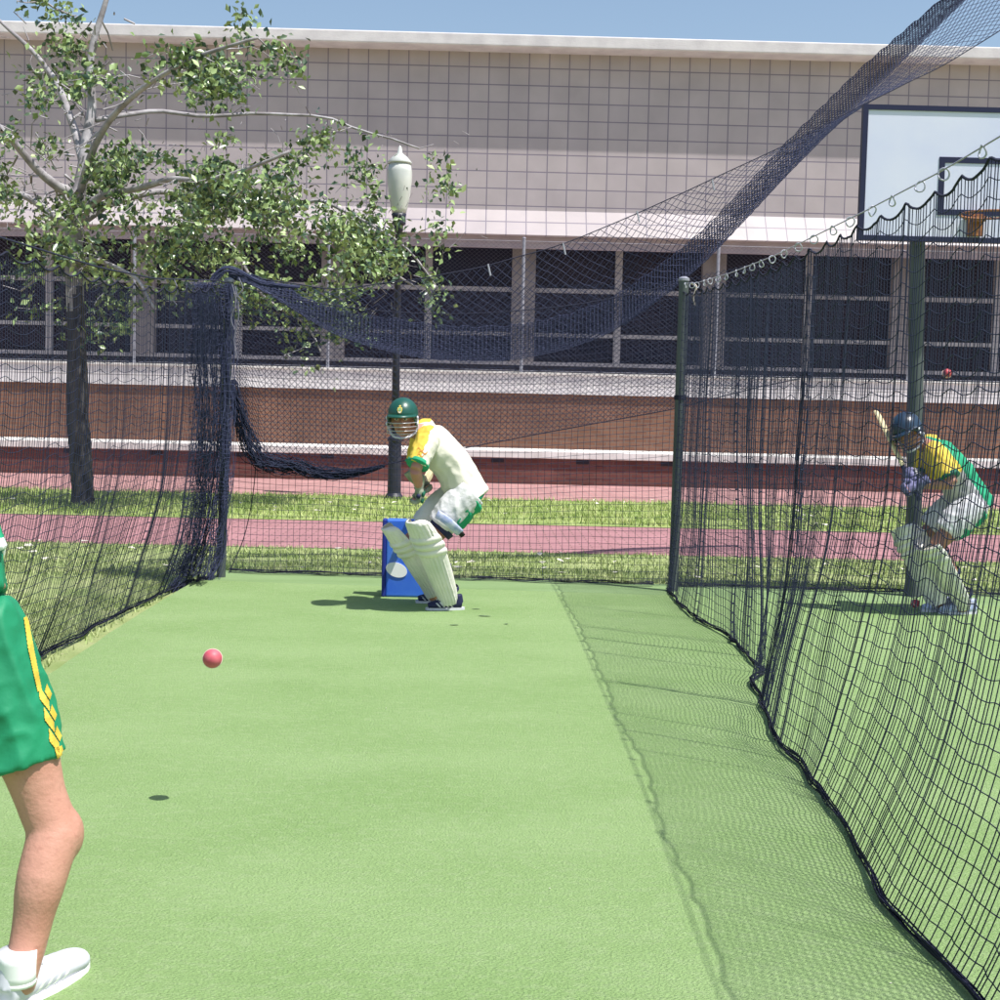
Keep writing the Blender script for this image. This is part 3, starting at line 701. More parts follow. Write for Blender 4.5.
# fine net drooping behind, cut off along a slanting hem
fp = [(236, 300, 398), (250, 300, 440), (262, 300, 464), (300, 300, 471), (345, 300, 474), (430, 290, 455), (550, 285, 432), (670, 282, 410), (760, 262, 387), (800, 250, 379)]
rootF = empty('fine_net', (0, 11.75, 1.2), 'fine meshed dark net drooping from the top with a slanting hem', 'sports net')
def interp(pts, x):
    for a, b in zip(pts, pts[1:]):
        if x <= b[0]: u = (x-a[0])/(b[0]-a[0]); return [a[k]+(b[k]-a[k])*u for k in range(len(a))]
    return list(pts[-1])
NI = 200; 
Pt = np.zeros((NI+1, 56, 3))
for i in range(NI+1):
    px = 236+(800-236)*i/NI; _, t0, b0 = interp(fp, px)
    Yb = 11.78-.085*P(px, 400, 11.7).x
    for j in range(56):
        u = j/55; Pt[i, j] = P(px+2*nz1(px*.05, u*4, 4), b0+(t0-b0)*u+2.5*nz1(px*.03, u*3, 8)*math.sin(3.14*u), Yb+.05*nz1(px*.02, u*2, 3))
threads('netting', *grid_edges(Pt, True), .0025, MT['net'], rootF)
threads('hem_rope', Pt[:-1, 0], Pt[1:, 0], .0055, MT['rope'], rootF)
A, B = strand_edges([P(231, 380, 11.6), P(236, 405, 11.6), P(246, 438, 11.6), P(262, 462, 11.6), P(290, 466, 11.6), P(318, 473, 11.6), P(350, 474, 11.6), P(385, 466, 11.6)], [.03, .06, .085, .085, .07, .06, .035, .01], 70, .5, 21)
threads('bunched_net', A, B, .0034, MT['net'], rootF)
threads('cord', *[[p[:] for p in q] for q in (lambda s: (s[:-1], s[1:]))(spline([P(256, 462, 11.6), P(252, 500, 11.6), P(243, 540, 11.6), P(229, 572, 11.5)], 6))], .005, MT['rope'], rootF)

# overhead net, sagging from the left post up over the lane
ca = [(229, 274, 11.6), (290, 284, 11.65), (345, 288, 11.7), (430, 277, 11.8), (490, 265, 11.9), (560, 245, 12.0), (640, 212, 12.2), (735, 168, 12.4), (850, 112, 12.7), (960, 55, 13.0), (1080, -20, 13.3)]
cb = [(229, 277, 11.6), (262, 289, 11.9), (300, 314, 12.1), (340, 336, 12.3), (400, 354, 12.5), (460, 361, 12.6), (530, 357, 12.6), (600, 337, 12.6), (650, 306, 12.7), (700, 266, 12.8), (745, 220, 12.9), (790, 172, 13.0), (850, 112, 13.1), (960, 5, 13.2), (1060, -90, 13.3)]
A3 = spline([P(*c) for c in ca], 12); B3 = spline([P(*c) for c in cb], 12)
def resample(pts, n):
    L = [0]
    for a, b in zip(pts, pts[1:]): L.append(L[-1]+(b-a).length)
    out = []; k = 0
    for i in range(n):
        s = L[-1]*i/(n-1)
        while k < len(L)-2 and L[k+1] < s: k += 1
        out.append(pts[k].lerp(pts[k+1], (s-L[k])/max(L[k+1]-L[k], 1e-9)))
    return out
rootO = empty('overhead_net', Lt, 'dark net sagging across the top of the lane from the left post', 'sports net')
N = 190; NV = 26
Ar = resample(A3, N); Br = resample(B3, N)
Pt = np.zeros((N, NV, 3))
for i in range(N):
    for j in range(NV):
        v_ = j/(NV-1); p = Br[i].lerp(Ar[i], v_); p = p+V((0, 0, -.12*math.sin(3.14*v_)*math.sin(3.14*min(1, i/60))+.02*nz1(i*.1, j*.3, 2)))
        Pt[i, j] = p
threads('netting', *grid_edges(Pt, True), .0030, MT['net2'], rootO)
threads('head_rope', Pt[:-1, -1], Pt[1:, -1], .006, MT['rope'], rootO)
# pleated dense band along the sagging edge
Q = 520; Br2 = resample(B3, Q); Pb = np.zeros((Q, 16, 3)); s = 1
for i in range(Q):
    s = -s; wdt = .33*min(1, .12+i/110)*(1 if i < 380 else max(.4, 1-(i-380)/200)); off = V((0, s*.035, 0))
    Tt = (Ar[min(N-1, int(i*N/Q))]-Br2[i]); Tt = (V((0, .25, .97))).normalized()
    for j in range(16):
        q = Br2[i]+Tt*(wdt*j/15)+off*(j/15)+V((0, 0, .012*nz1(i*.35, j*.4, 6)+.008*math.sin(i*.55+3*nz1(i*.05, 1, 1))*j/15))
        Pb[i, j] = q
threads('pleated_edge', *grid_edges(Pb), .0048, MT['net2'], rootO)
mb = MB()
for (px, py) in [(488, 264), (563, 243), (637, 211), (712, 179)]:
    Yp = interp([(c[0], c[1], c[2]) for c in ca], px)[2]; p = P(px, py, Yp)
    mb.tube([p, p+V((.01, 0, -.04)), p+V((.025, 0, -.10))], .008, 5)
mb.build('tie_string', MT['ring'], rootO)

# ------------------------------------------------------------------ blue board
bb = G(411, 597, GZ); Yk = bb.y
bxL = P(381.5, 597, Yk).x; bxR = P(435, 597, Yk).x; btz = P(384, 519, Yk).z
bo = empty('target_board', ((bxL+bxR)/2, Yk, GZ), 'blue padded board with a white oval standing behind the batter', 'target board')
Mt = Matrix.Translation((0, 0, 0))
MB().bevbox(bxL+.03, bxR, Yk-.02, Yk+.10, GZ, btz, .015).build('pad', MT['blue'], bo, smooth=False)
MB().bevbox(bxL, bxL+.030, Yk-.023, Yk+.103, GZ, btz, .01).build('edge_binding', MT['bluedark'], bo)
oc = P(396.5, 570, Yk-.03); n = 28; a = R(-18)
def oval(y): return [V((oc.x+.083*math.cos(t)*math.cos(a)-.055*math.sin(t)*math.sin(a), y, oc.z+.083*math.cos(t)*math.sin(a)+.055*math.sin(t)*math.cos(a))) for t in [6.2832*k/n for k in range(n)]]
vs = oval(Yk-.027)+oval(Yk-.0195); fs = [list(range(n))[::-1]]+[[k, (k+1) % n, n+(k+1) % n, n+k] for k in range(n)]
mesh('oval_mark', vs, fs, MT['white'], bo)

# ------------------------------------------------------------------ balls
def cricket_ball(c, m, label, tilt=(0, 0, 0)):
    r = .034
    vs, fs = ball((0, 0, 0), r, 16); o = mesh('cricket_ball', vs, fs, m, smooth=True); o.location = c; o.rotation_euler = tilt
    tag(o, label, 'cricket ball', 'cricket balls'); mb = MB()
    for k in (-.004, 0, .004):
        rr = math.sqrt(r*r-k*k)+.0004
        mb.tube([V((rr*math.cos(t), rr*math.sin(t), k)) for t in np.linspace(0, 6.283, 40)], .0013, 4)
    s = mb.build('seam', MT['seam']); s.parent = o; return o
sh = G(155, 798, GZ); s_ = FPX/sh.y
cricket_ball(P(212.5, 658.5, sh.y-.25*.54), MT['ballpink'], 'worn pinkish red ball in flight over the near green court', (1.35, .25, .1))
cricket_ball(P(915.5, 603.5, 10.2), MT['ballred'], 'red ball just above the ground by the feet of the right hand batter', (.5, .6, 0))
cricket_ball(P(947, 373.5, 9.7), MT['ballred'], 'bright red ball high in the air above the right hand batter', (1, .2, 0))

# ------------------------------------------------------------------ people
def limb(pts, rad, side=None, n=14, k=3):
    sp = spline(pts, k); rr = []
    if not isinstance(rad, (list, tuple)): rad = [rad]*len(pts)
    rad = [x if isinstance(x, (list, tuple)) else (x, x) for x in rad]
    for i in range(len(pts)-1):
        for j in range(k):
            u = j/k; u = u*u*(3-2*u); rr.append((rad[i][0]+(rad[i+1][0]-rad[i][0])*u, rad[i][1]+(rad[i+1][1]-rad[i][1])*u))
    rr.append(rad[-1]); return loft(sp, rr, n, side)
def frame(c, F, U):
    F = V(F).normalized(); U = (V(U)-F*V(U).dot(F)).normalized(); Rr = F.cross(U).normalized()
    return Matrix(((Rr.x, F.x, U.x, c[0]), (Rr.y, F.y, U.y, c[1]), (Rr.z, F.z, U.z, c[2]), (0, 0, 0, 1)))
def tf(M, part): return [M @ V(v) for v in part[0]], part[1]
def head_parts(M):
    E = lambda c, a, b, d: tf(M, ell(c, ((a, 0, 0), (0, b, 0), (0, 0, d)), 12))
    out = [E((0, -.008, .035), .076, .096, .090), E((0, .028, -.045), .060, .062, .075), E((0, .062, -.092), .028, .026, .024),
           E((0, .062, .018), .055, .03, .018), E((.038, .055, -.03), .026, .028, .024), E((-.038, .055, -.03), .026, .028, .024)]
    out.append(tf(M, limb([(0, .088, .018), (0, .104, -.012), (0, .112, -.034), (0, .09, -.046)], [.008, .011, .015, .011])))
    out.append(tf(M, limb([(-.02, .085, -.066), (0, .094, -.066), (.02, .085, -.066)], [.007, .009, .007])))
    for s in (-1, 1): out.append(E((s*.079, -.008, -.008), .012, .022, .033))
    return out
def face_bits(M, root, dark=False):
    mb = MB()
    for s in (-1, 1):
        mb.add(*tf(M, ell((s*.031, .078, .004), ((.0145, 0, 0), (0, .012, 0), (0, 0, .0085)), 8)), 0)
        mb.add(*tf(M, ell((s*.031, .0885, .004), ((.0055, 0, 0), (0, .003, 0), (0, 0, .0055)), 6)), 1)
    mb.build('eyes', [MT['eye'], MT['black']], root, smooth=True)
    mb = MB()
    for s in (-1, 1): mb.add(*tf(M, limb([(s*.014, .093, .026), (s*.032, .09, .032), (s*.05, .078, .026)], [.003, .004, .002], n=6)))
    mb.build('eyebrows', MT['hair'], root, smooth=True)
    mb = MB(); mb.add(*tf(M, limb([(-.024, .086, -.068), (0, .097, -.064), (.024, .086, -.068)], [(.003, .003), (.005, .006), (.003, .003)], n=8)))
    mb.build('lips', MT['lip'], root, smooth=True)
def hand_parts(wrist, d, n_, side, curl=.6, sc=1.0, thick=1.0, grip=True):
    """palm + five fingers. d: wrist->knuckles, n_: palm normal (fingers curl towards it), side: towards thumb"""
    d = V(d).normalized(); n_ = (V(n_)-d*V(n_).dot(d)).normalized(); s = d.cross(n_); s = s if s.dot(V(side)) > 0 else -s
    w_ = V(wrist); out = []
    out.append(limb([w_, w_+d*.03*sc, w_+d*.085*sc], [(.026*sc, .02*sc), (.038*sc, .018*sc*thick), (.041*sc, .015*sc*thick)], side=s))
    L = [.072, .080, .074, .058]
    for k in range(4):
        off = (1.5-k)*.0205*sc; p = w_+d*.082*sc+s*off; ang = 0; pts = [p-d*.02*sc]; seg = [.46, .30, .24]; q = p
        pts.append(q)
        for m_ in range(3):
            ang += curl*(1.0 if m_ == 0 else 1.1); dd = d*math.cos(ang)+n_*math.sin(ang); q = q+dd*(L[k]*seg[m_]*sc*1.05); pts.append(q)
        out.append(limb(pts, [.0095*sc*thick, .0095*sc*thick, .009*sc*thick, .0085*sc*thick, .007*sc*thick], n=8, k=2))
    p = w_+d*.025*sc+s*.028*sc
    t1 = p+(d*.6+s*.75+n_*.25).normalized()*.036*sc; t2 = t1+(d*.75+s*.1+n_*(.3+curl*.7)).normalized()*.03*sc; t3 = t2+(d*.6-s*.35+n_*(.3+curl)).normalized()*.024*sc
    out.append(limb([p-s*.01*sc, p, t1, t2, t3], [.013*sc, .0135*sc, .0115*sc*thick, .0105*sc*thick, .008*sc*thick], n=8, k=2))
    return out
def make_helmet(M, root, mshell, mgrille, badge=True):
    # dome shell with peak; local x right, y forward, z up
    vs = []; fs = []; n = 36; K = 12
    for sh_ in (1.0, .93):
        for i in range(K+1):
            ph = (math.pi/2)*i/K*1.0
            for k in range(n):
                th = 2*math.pi*k/n; f_ = math.sin(th)   # forward
                rim = -.005 + (-.075 if f_ < .35 else -.075*max(0, (1-(f_-.35)/.25)))
                z = .105*math.cos(ph)*1.12+.035; r_ = math.sin(ph)
                if i == K: z = .035+rim; r_ = 1.0
                if i == K-1: z = .035+rim*.35+.014; r_ = 1.0
                vs.append(V((.108*r_*math.cos(th)*sh_, .128*r_*math.sin(th)*sh_-.004, z*sh_+(1-sh_)*.02)))
    S = (K+1)*n
    for i in range(K):
        for k in range(n):
            k2 = (k+1) % n; fs.append([i*n+k, (i+1)*n+k, (i+1)*n+k2, i*n+k2]); fs.append([S+i*n+k, S+i*n+k2, S+(i+1)*n+k2, S+(i+1)*n+k])
    for k in range(n): k2 = (k+1) % n; fs.append([K*n+k, S+K*n+k, S+K*n+k2, K*n+k2])
    h = mesh('helmet', [M @ v for v in vs], fs, mshell, root, smooth=True)
    # peak
    vs = []; fs = []; m = 18
    for i in range(m+1):
        th = math.pi*(.12+.76*i/m); c, s2 = math.cos(th), math.sin(th)
        vs += [V((.106*c, .124*s2-.004, .040)), V((.118*c, .124*s2+.055*math.sin((th-.377)/(2.388)*math.pi)**.7-.004 if 0 < i < m else .124*s2-.004, .024)),
               V((.116*c, .124*s2+.053*math.sin((th-.377)/(2.388)*math.pi)**.7-.004 if 0 < i < m else .124*s2-.004, .017)), V((.106*c, .124*s2-.004, .028))]
    for i in range(m):
        for k in range(4): a_ = i*4+k; b_ = i*4+(k+1) % 4; fs.append([a_, b_, b_+4, a_+4])
    mesh('peak', [M @ v for v in vs], fs, mshell, root, h, smooth=True)
    mb = MB()
    for (z, ext) in ((-.020, .165), (-.048, .160), (-.076, .150), (-.100, .132)):
        mb.tube([M @ V((.108*math.cos(t), ext*math.sin(t)*.98-.004 if math.sin(t) > 0 else 0, z)) for t in np.linspace(.05, math.pi-.05, 20)], .0028, 6)
    for s in (-1, 1):
        mb.tube([M @ V((s*.109, .012, -.0)), M @ V((s*.110, .02, -.05)), M @ V((s*.106, .03, -.102))], .0032, 6)
    mb.build('face_grille', mgrille, root, h, smooth=True)
    mb = MB()
    for s in (-1, 1):
        for zz_ in (.012, -.03): mb.add(*tf(M, ell((s*.110, .035, zz_), ((.008, 0, 0), (0, .014, 0), (0, 0, .014)), 8)))
        mb.add(*tf(M, limb([(s*.102, -.01, -.04), (s*.096, .0, -.08), (s*.06, .05, -.118), (0, .085, -.128)], [(.003, .010)]*4, n=6)))
    mb.build('chin_strap', MT['shoewhite'], root, h, smooth=True)
    if badge:
        mb = MB()
        def on(x, z, o_=.002):   # point on the front of the dome
            zz_ = (z-.035)/.1176; r_ = math.sqrt(max(0, 1-zz_*zz_)); xx = x/.108/r_
            return M @ V((x, .128*r_*math.sqrt(1-xx*xx)-.004+o_, z))
        def patch(sh, mi, o_): 
            mb.add([on(x, z, o_) for x, z in sh], [list(range(len(sh)))], mi)
        patch([(-.017+.001, .088), (-.018, .070), (-.010, .052), (0, .046), (.010, .052), (.018, .070), (.016, .088), (0, .093)], 0, .004)
        patch([(-.010, .084), (-.011, .070), (0, .064), (.011, .070), (.010, .084)], 1, .006)
        patch([(-.011, .062), (-.006, .054), (0, .051), (.006, .054), (.011, .062), (0, .059)], 2, .006)
        patch([(-.009, .098), (0, .106), (.009, .098), (.004, .094), (-.004, .094)], 0, .004)
        mb.build('badge', [MT['gold'], MT['badgegreen'], MT['white']], root, h)
    return h
def make_pad(name, ankle, knee, F, S, root, m=None, topL=.20, sc=1.0):
    """batting leg pad. ankle->knee axis, F front direction, S side direction"""
    U = (knee-ankle).normalized(); F = (F-U*F.dot(U)).normalized(); S = F.cross(U).normalized()
    L = (knee-ankle).length; n = 65; rows = []
    # (height along the axis, half width, front offset, wrap angle, forward lean)
    zs = [(-.035, .066, .058, 70), (.0, .072, .054, 84), (.06, .076, .054, 95), (L*.45, .088, .066, 98), (L*.75, .098, .072, 96), (L*.86, .102, .078, 94),
          (L*.93, .104, .082, 93), (L*1.0, .106, .086, 92), (L*1.06, .106, .086, 90), (L*1.13, .106, .084, 88), (L+topL*.6, .104, .086, 84), (L+topL*.85, .096, .090, 80), (L+topL*.95, .078, .092, 74), (L+topL, .05, .092, 60)]
    fine = []
    for i in range(len(zs)-1):
        for j in range(8):
            u = j/8; fine.append([zs[i][q]+(zs[i+1][q]-zs[i][q])*u for q in range(4)])
    fine.append(list(zs[-1]))
    vs = []; fs = []
    for lay in (0, 1):
        for (z, w_, f_, wrap) in fine:
            for k in range(n):
                a = (k/(n-1)*2-1)*R(wrap)
                rib = 0
                if lay == 0:
                    kn = (z-L*.80)/(L*.36)
                    tf_ = max(0, min(1, (L+topL-z)/(topL*.55)))
                    if 0 <= kn <= 1: rib = .024*abs(math.sin(kn*3*math.pi))**.6 + .002
                    else:
                        q = (a/R(14.5)); rib = .0125*abs(math.cos(q*math.pi))**.5 *tf_+.002 if abs(a) < R(72) else .003
                th_ = .024 if lay == 0 else 0
                lean = max(0, z-L)*.10
                c = ankle+U*z
                vs.append(c+F*((f_*1.12+rib+th_*.5)*math.cos(a)+lean)*sc+S*((w_*1.24+rib*.7+th_*.5)*math.sin(a))*sc)
    N_ = len(fine)*n
    for i in range(len(fine)-1):
        for k in range(n-1):
            fs.append([i*n+k, i*n+k+1, (i+1)*n+k+1, (i+1)*n+k]); fs.append([N_+i*n+k, N_+(i+1)*n+k, N_+(i+1)*n+k+1, N_+i*n+k+1])
        for k in (0, n-1):
            fs.append([i*n+k, (i+1)*n+k, N_+(i+1)*n+k, N_+i*n+k] if k == 0 else [i*n+k, N_+i*n+k, N_+(i+1)*n+k, (i+1)*n+k])
    for k in range(n-1):
        fs.append([k, N_+k, N_+k+1, k+1]); i = (len(fine)-1)*n; fs.append([i+k, i+k+1, N_+i+k+1, N_+i+k])
    o = mesh(name, vs, fs, m or MT['pad'], root, smooth=True)
    mb = MB()
    for z in (.05, L*.5, L*.88):
        c = ankle+U*z; pts = [c+S*(.088*math.cos(t))*sc-F*(.075*math.sin(t))*sc for t in np.linspace(-.1, math.pi+.1, 14)]
        vsx, fsx = loft(pts, [(.014, .003)]*14, 8, side=U); mb.add(vsx, fsx)
    mb.build('strap', MT['navy'], root, o, smooth=True)
    mb = MB()
    for z in (L*.58, L*.68, L*.78):
        for s in (-1, 1):
            c = ankle+U*z+S*s*.107*sc+F*.008; mb.add(*ell(c, (S*.006, F*.007, U*.007), 6))
    mb.build('stud', MT['black'], root, o, smooth=True)
    return o
def make_shoe(name, heel, toe, root, mats, S=None):
    d = (toe-heel); d.z = 0; d.normalize(); S = d.cross(V((0, 0, 1))); L = (toe-heel).length; g = GZ
    def q(a, h): p = heel+d*a; return V((p.x, p.y, g+h))
    parts = [limb([q(.02, .045), q(.07, .045), q(.15, .042), q(L-.06, .036), q(L-.015, .03)], [(.034, .038), (.038, .045), (.042, .040), (.047, .030), (.035, .024)], side=S),
             limb([q(.05, .05), q(.058, .11)], [(.038, .045), (.036, .042)], side=S), limb([q(.09, .075), q(.17, .052)], [(.034, .028), (.036, .026)], side=S)]
    o = fuse(name, parts, mats[0], .007, 3, root)
    mb = MB(); n = 20; vs = []; fs = []
    for z in (.0, .018):
        for k in range(n):
            t = 6.2832*k/n; a = L/2+(L/2+.005)*math.cos(t); w_ = .044+.006*math.cos(t); w_ *= 1 if math.cos(t) > -.2 else .92; p = q(a, z)+S*(w_*math.copysign(abs(math.sin(t))**.75, math.sin(t))); vs.append(p)
    fs = [list(range(n))[::-1], [n+k for k in range(n)]]+[[k, (k+1) % n, n+(k+1) % n, n+k] for k in range(n)]
    mesh('sole', vs, fs, mats[1], root, o)
    bv = BVHTree.FromObject(o, bpy.context.evaluated_depsgraph_get()); loc = V(root.location)
    for s in (-1, 1):      # stripes on both sides
        mb = MB()
        for a0 in (.085, .115, .145, .175):
            col = []
            for t in range(5):
                org = q(a0+.010*t, .022+.011*t)+S*s*.2-loc; h = bv.ray_cast(org, -S*s)
                h2 = bv.ray_cast(org+d*.013, -S*s)
                if h[0] and h2[0]: col.append((h[0]+S*s*.002+loc, h2[0]+S*s*.002+loc))
            for c0, c1 in zip(col, col[1:]): mb.add([c0[0], c0[1], c1[1], c1[0]], [(0, 1, 2, 3)])
        if mb.v: mb.build('side_stripes', mats[1] if mats[0] != mats[1] else MT['navy'], root, o)
    mb = MB()
    for t in range(4): mb.tube([q(.10+.022*t, .095-.011*t)+S*.028, q(.105+.022*t, .105-.011*t), q(.10+.022*t, .095-.011*t)-S*.028], .0035, 5)
    mb.build('laces', MT['shoewhite'], root, o)
    return o

def batsman(cfg):
    Y0 = cfg['Y']; J = {k: P(v[0], v[1], Y0+v[2]) for k, v in cfg['J'].items()}
    g = V((J['ankN'].x, J['ankN'].y, GZ))
    F = V((-1, -.12, 0)).normalized()          # the way the body faces
    SN = V((-.12, -1, 0)).normalized()         # towards the near (left) side
    hips = (J['hipN']+J['hipF'])/2; sho = (J['shN']+J['shF'])/2
    up = (sho-hips).normalized()
    # pull near/far joints to human lengths is done in cfg; head
    Mh = frame(J['head'], cfg['look'], cfg['hup'])
    neck0 = sho+up*.02; neck1 = Mh @ V((0, -.02, -.07))
    skin = []
    skin += [tf(Mh, (p[0], p[1])) if False else p for p in head_parts(Mh)]
    skin.append(limb([neck0, (neck0+neck1)/2, neck1], [.065, .056, .056]))
    mid = (hips+sho)/2 - F*.03
    skin.append(limb([hips-up*.06, hips+up*.05, mid, sho-up*.08, sho], [(.155, .115), (.155, .115), (.15, .105), (.18, .11), (.13, .075)], side=SN))
    body_extra = []
    for s in ('N', 'F'):
        hp, kn, an = J['hip'+s], J['knee'+s], J['ank'+s]
        skin.append(limb([hp, hp.lerp(kn, .35), kn+(hp-kn)*.12, kn], [.095, .088, .062, .058]))
        skin.append(limb([kn, kn.lerp(an, .3)-F*.015, kn.lerp(an, .65), an], [.058, .058, .046, .038]))
        ft = J['toe'+s]; a0 = V((an.x, an.y, GZ+.05)); skin.append(limb([an, a0, a0.lerp(V((ft.x, ft.y, GZ+.035)), .6)], [.036, .034, .022]))
        sh_, eb, hd = J['sh'+s], J['elb'+s], J['hand'+s]
        skin.append(limb([sh_, sh_.lerp(eb, .5), eb], [.062, .05, .040]))
        skin.append(limb([eb, eb.lerp(hd, .3), hd], [.041, .042, .027]))
    # bare hands inside the gloves keep the figure whole
    bdir = (J['batTop']-J['handN']).normalized()
    mid_h = {}
    for s, sg in (('N', 1), ('F', -1)):
        hd = J['hand'+s]; fd = (hd-J['elb'+s]).normalized(); fd = (fd-bdir*fd.dot(bdir)).normalized()
        nn = bdir.cross(fd)*sg; skin += hand_parts(hd, fd, nn, bdir, .9, .92)
        mid_h[s] = (hd, fd, nn)
    o = fuse('person', skin, cfg['skin'], .0085, 3); set_origin(o, g)
    tag(o, cfg['label'], 'person', 'batters in the nets')
    face_bits(Mh, o)
    # shirt
    belly = [limb([hips-up*.05, hips+up*.06, mid, sho-up*.10, sho-up*.02, neck0], [(.178, .148), (.180, .148), (.178, .140), (.208, .142), (.180, .13), (.105, .10)], side=SN)]
    belly.append(limb([J['shN'], sho, J['shF']], [.075, .085, .075]))
    shirt = fuse('shirt', belly, cfg['shirt'], .010, 5, o, wr=.008, wscale=6, matfn=cfg.get('shirtfn') and (lambda c, nn: cfg['shirtfn'](c, nn, hips, sho, F, SN, up)))
    for s in ('N', 'F'):
        sh_, eb = J['sh'+s], J['elb'+s]; e1 = sh_.lerp(eb, cfg['sleeve'])
        ax = (eb-sh_).normalized()
        slv = fuse('sleeve', [limb([sh_-ax*.05+(sho-sh_)*.25, sh_, sh_.lerp(e1, .5), e1], [.07, .092, .086, .080])], cfg['slv'], .007, 4, o, shirt, wr=.005, wscale=8, matfn=(lambda c, nn: 1 if (c-sh_).dot(F-ax*F.dot(ax)) < -.012+.02*noise.noise(c*14) else 0) if isinstance(cfg['slv'], list) else None)
        mesh('cuff', *limb([e1-ax*.022, e1+ax*.004], [.081, .082], n=20), cfg['cuff'], o, slv, smooth=True)
        if cfg.get('slvmark') and s == 'N':
            mb = MB(); bv = BVHTree.FromObject(slv, bpy.context.evaluated_depsgraph_get()); lo = V(o.location)
            for (u0, v0, wd_, hh) in [(-.035, .055, .05, .009), (-.02, .035, .06, .010), (-.03, .015, .045, .009)]:
                row = []
                for t in range(7):
                    pp = sh_.lerp(e1, .55)+V((u0+wd_*t/6, -.3, v0-.03+.012*math.sin(t*1.1)))-lo
                    a_ = bv.ray_cast(pp, V((0, 1, 0))); b_ = bv.ray_cast(pp+V((0, 0, hh)), V((0, 1, 0)))
                    if a_[0] and b_[0]: row.append((a_[0]+V((0, -.003, 0))+lo, b_[0]+V((0, -.003, 0))+lo))
                for a_, b_ in zip(row, row[1:]): mb.add([a_[0], b_[0], b_[1], a_[1]], [(0, 1, 2, 3)])
            if mb.v: mb.build('sleeve_mark', mat('orange_mark', (.62, .26, .05), .8), o, slv)
    # collar
    cpts = [neck0+up*.005+(SN*math.cos(t)+F*math.sin(t))*.088-up*.02*(math.sin(t) > .3) for t in np.linspace(0, 6.283, 20)]
    mb = MB(); mb.tube(cpts, .014, 8); mb.build('collar', cfg['collar'], o, shirt, smooth=True)
    # shorts
    sp = [limb([hips+up*.05, hips-up*.02, hips-up*.06], [(.165, .125), (.170, .132), (.15, .12)], side=SN)]
    for s in ('N', 'F'):
        hp, kn = J['hip'+s], J['knee'+s]; sp.append(limb([hp, hp.lerp(kn, .35), hp.lerp(kn, .62)], [.118, .116, .106]))
    fuse('shorts', sp, cfg['shorts'], .010, 4, o, wr=.007)
    # thigh pad on the near and far leg fronts
    for s in ('N', 'F'):
        hp, kn = J['hip'+s], J['knee'+s]; ax = (kn-hp).normalized()
        fr = (F+V((0, 0, .7))+(SN*.5 if s == 'N' else V((0, 0, 0)))); fr = (fr-ax*fr.dot(ax)).normalized()
        parts = [limb([hp-ax*.03+fr*.024, hp.lerp(kn, .35)+fr*.034, hp.lerp(kn, cfg['thl'])+fr*.024], [.118, .126, .104])]
        fuse('thigh_pad' if cfg['thighpad'] else 'shorts_leg', parts, cfg['thm'], .009, 4, o, wr=.0035, wscale=11)
        if cfg['thighpad']:
            mesh('thigh_strap', *limb([kn-ax*.13, kn-ax*.085], [.100, .092], n=20), MT['navy'], o, smooth=True)
        if s == 'N' and cfg['thighpad']:
            bp_ = spline([P(437, 514, Y0-.27), P(446, 520, Y0-.30), P(454, 527, Y0-.29), P(460, 533, Y0-.25)], 4)
            mesh('strap_end', *loft(bp_, [(.010, .032)]*len(bp_), 10, side=SN), MT['shoeblue'], o, smooth=True)
            mesh('strap_end', *loft([P(459, 531, Y0-.255), P(463, 536, Y0-.24)], [(.012, .02)]*2, 10, side=SN), MT['black'], o, smooth=True)
    # pads and shoes
    for s in ('N', 'F'):
        an, kn = J['ank'+s], J['knee'+s]
        make_pad('leg_pad', an, kn, cfg['padF'][s], SN, o, topL=cfg['padtop'][s])
        tt = V(J['toe'+s]); he = V(J['heel'+s]); tt.z = he.z = GZ; make_shoe('shoe', he, tt, o, cfg['shoes'])
    # gloves round the bat handle
    for s in ('N', 'F'):
        hd, fd, nn = mid_h[s]
        pr = hand_parts(hd, fd, nn, bdir, .9, 1.06, 1.75)+[limb([hd-fd*.085, hd-fd*.03, hd+fd*.01], [(.050, .045), (.046, .04), (.036, .03)])]
        gl = fuse('batting_glove', pr, cfg['glove'], .006, 2, o)
        mb = MB()
        for k in range(4):
            for q_ in range(2):
                c = hd+fd*(.05+.045*q_)*1.0+bdir*(1.5-k)*.022-nn*(.030-.012*q_); mb.add(*ell(c, (fd*.019, bdir*.0105, nn*.011), 6))
        mb.build('finger_roll', cfg['glroll'], o, gl, smooth=True)
    # bat: separate thing, held
    hp_ = (mid_h['N'][0]+mid_h['N'][1]*.075+mid_h['N'][2]*.02+mid_h['F'][0]+mid_h['F'][1]*.075+mid_h['F'][2]*.02)/2
    d = bdir; bt = empty('cricket_bat', hp_, cfg['batlabel'], 'cricket bat', 'cricket bats')
    wv = d.cross(V(cfg['batN'])).normalized(); tv = wv.cross(d).normalized()
    mesh('handle', *limb([hp_-d*.15, hp_+d*.16], [.0165, .0165], n=12), MT['navy'], bt, smooth=True)
    bl_ = cfg['batL']; sec = []
    pts = [hp_+d*(.14), hp_+d*.20, hp_+d*.25, hp_+d*(.25+bl_*.45), hp_+d*(.25+bl_*.8), hp_+d*(.25+bl_*.97), hp_+d*(.25+bl_)]
    vs = []; fs = []
    prof = [(.02, .02), (.04, .024), (.054, .018), (.054, .020), (.054, .024), (.052, .018), (.040, .012)]
    for p, (wd_, tk) in zip(pts, prof):
        vs += [p-wv*wd_-tv*.008, p+wv*wd_-tv*.008, p+wv*wd_+tv*.004, p+wv*wd_*.35+tv*tk, p-wv*wd_*.35+tv*tk, p-wv*wd_+tv*.004]
    for i in range(len(pts)-1):
        for k in range(6): fs.append([i*6+k, i*6+(k+1) % 6, (i+1)*6+(k+1) % 6, (i+1)*6+k])
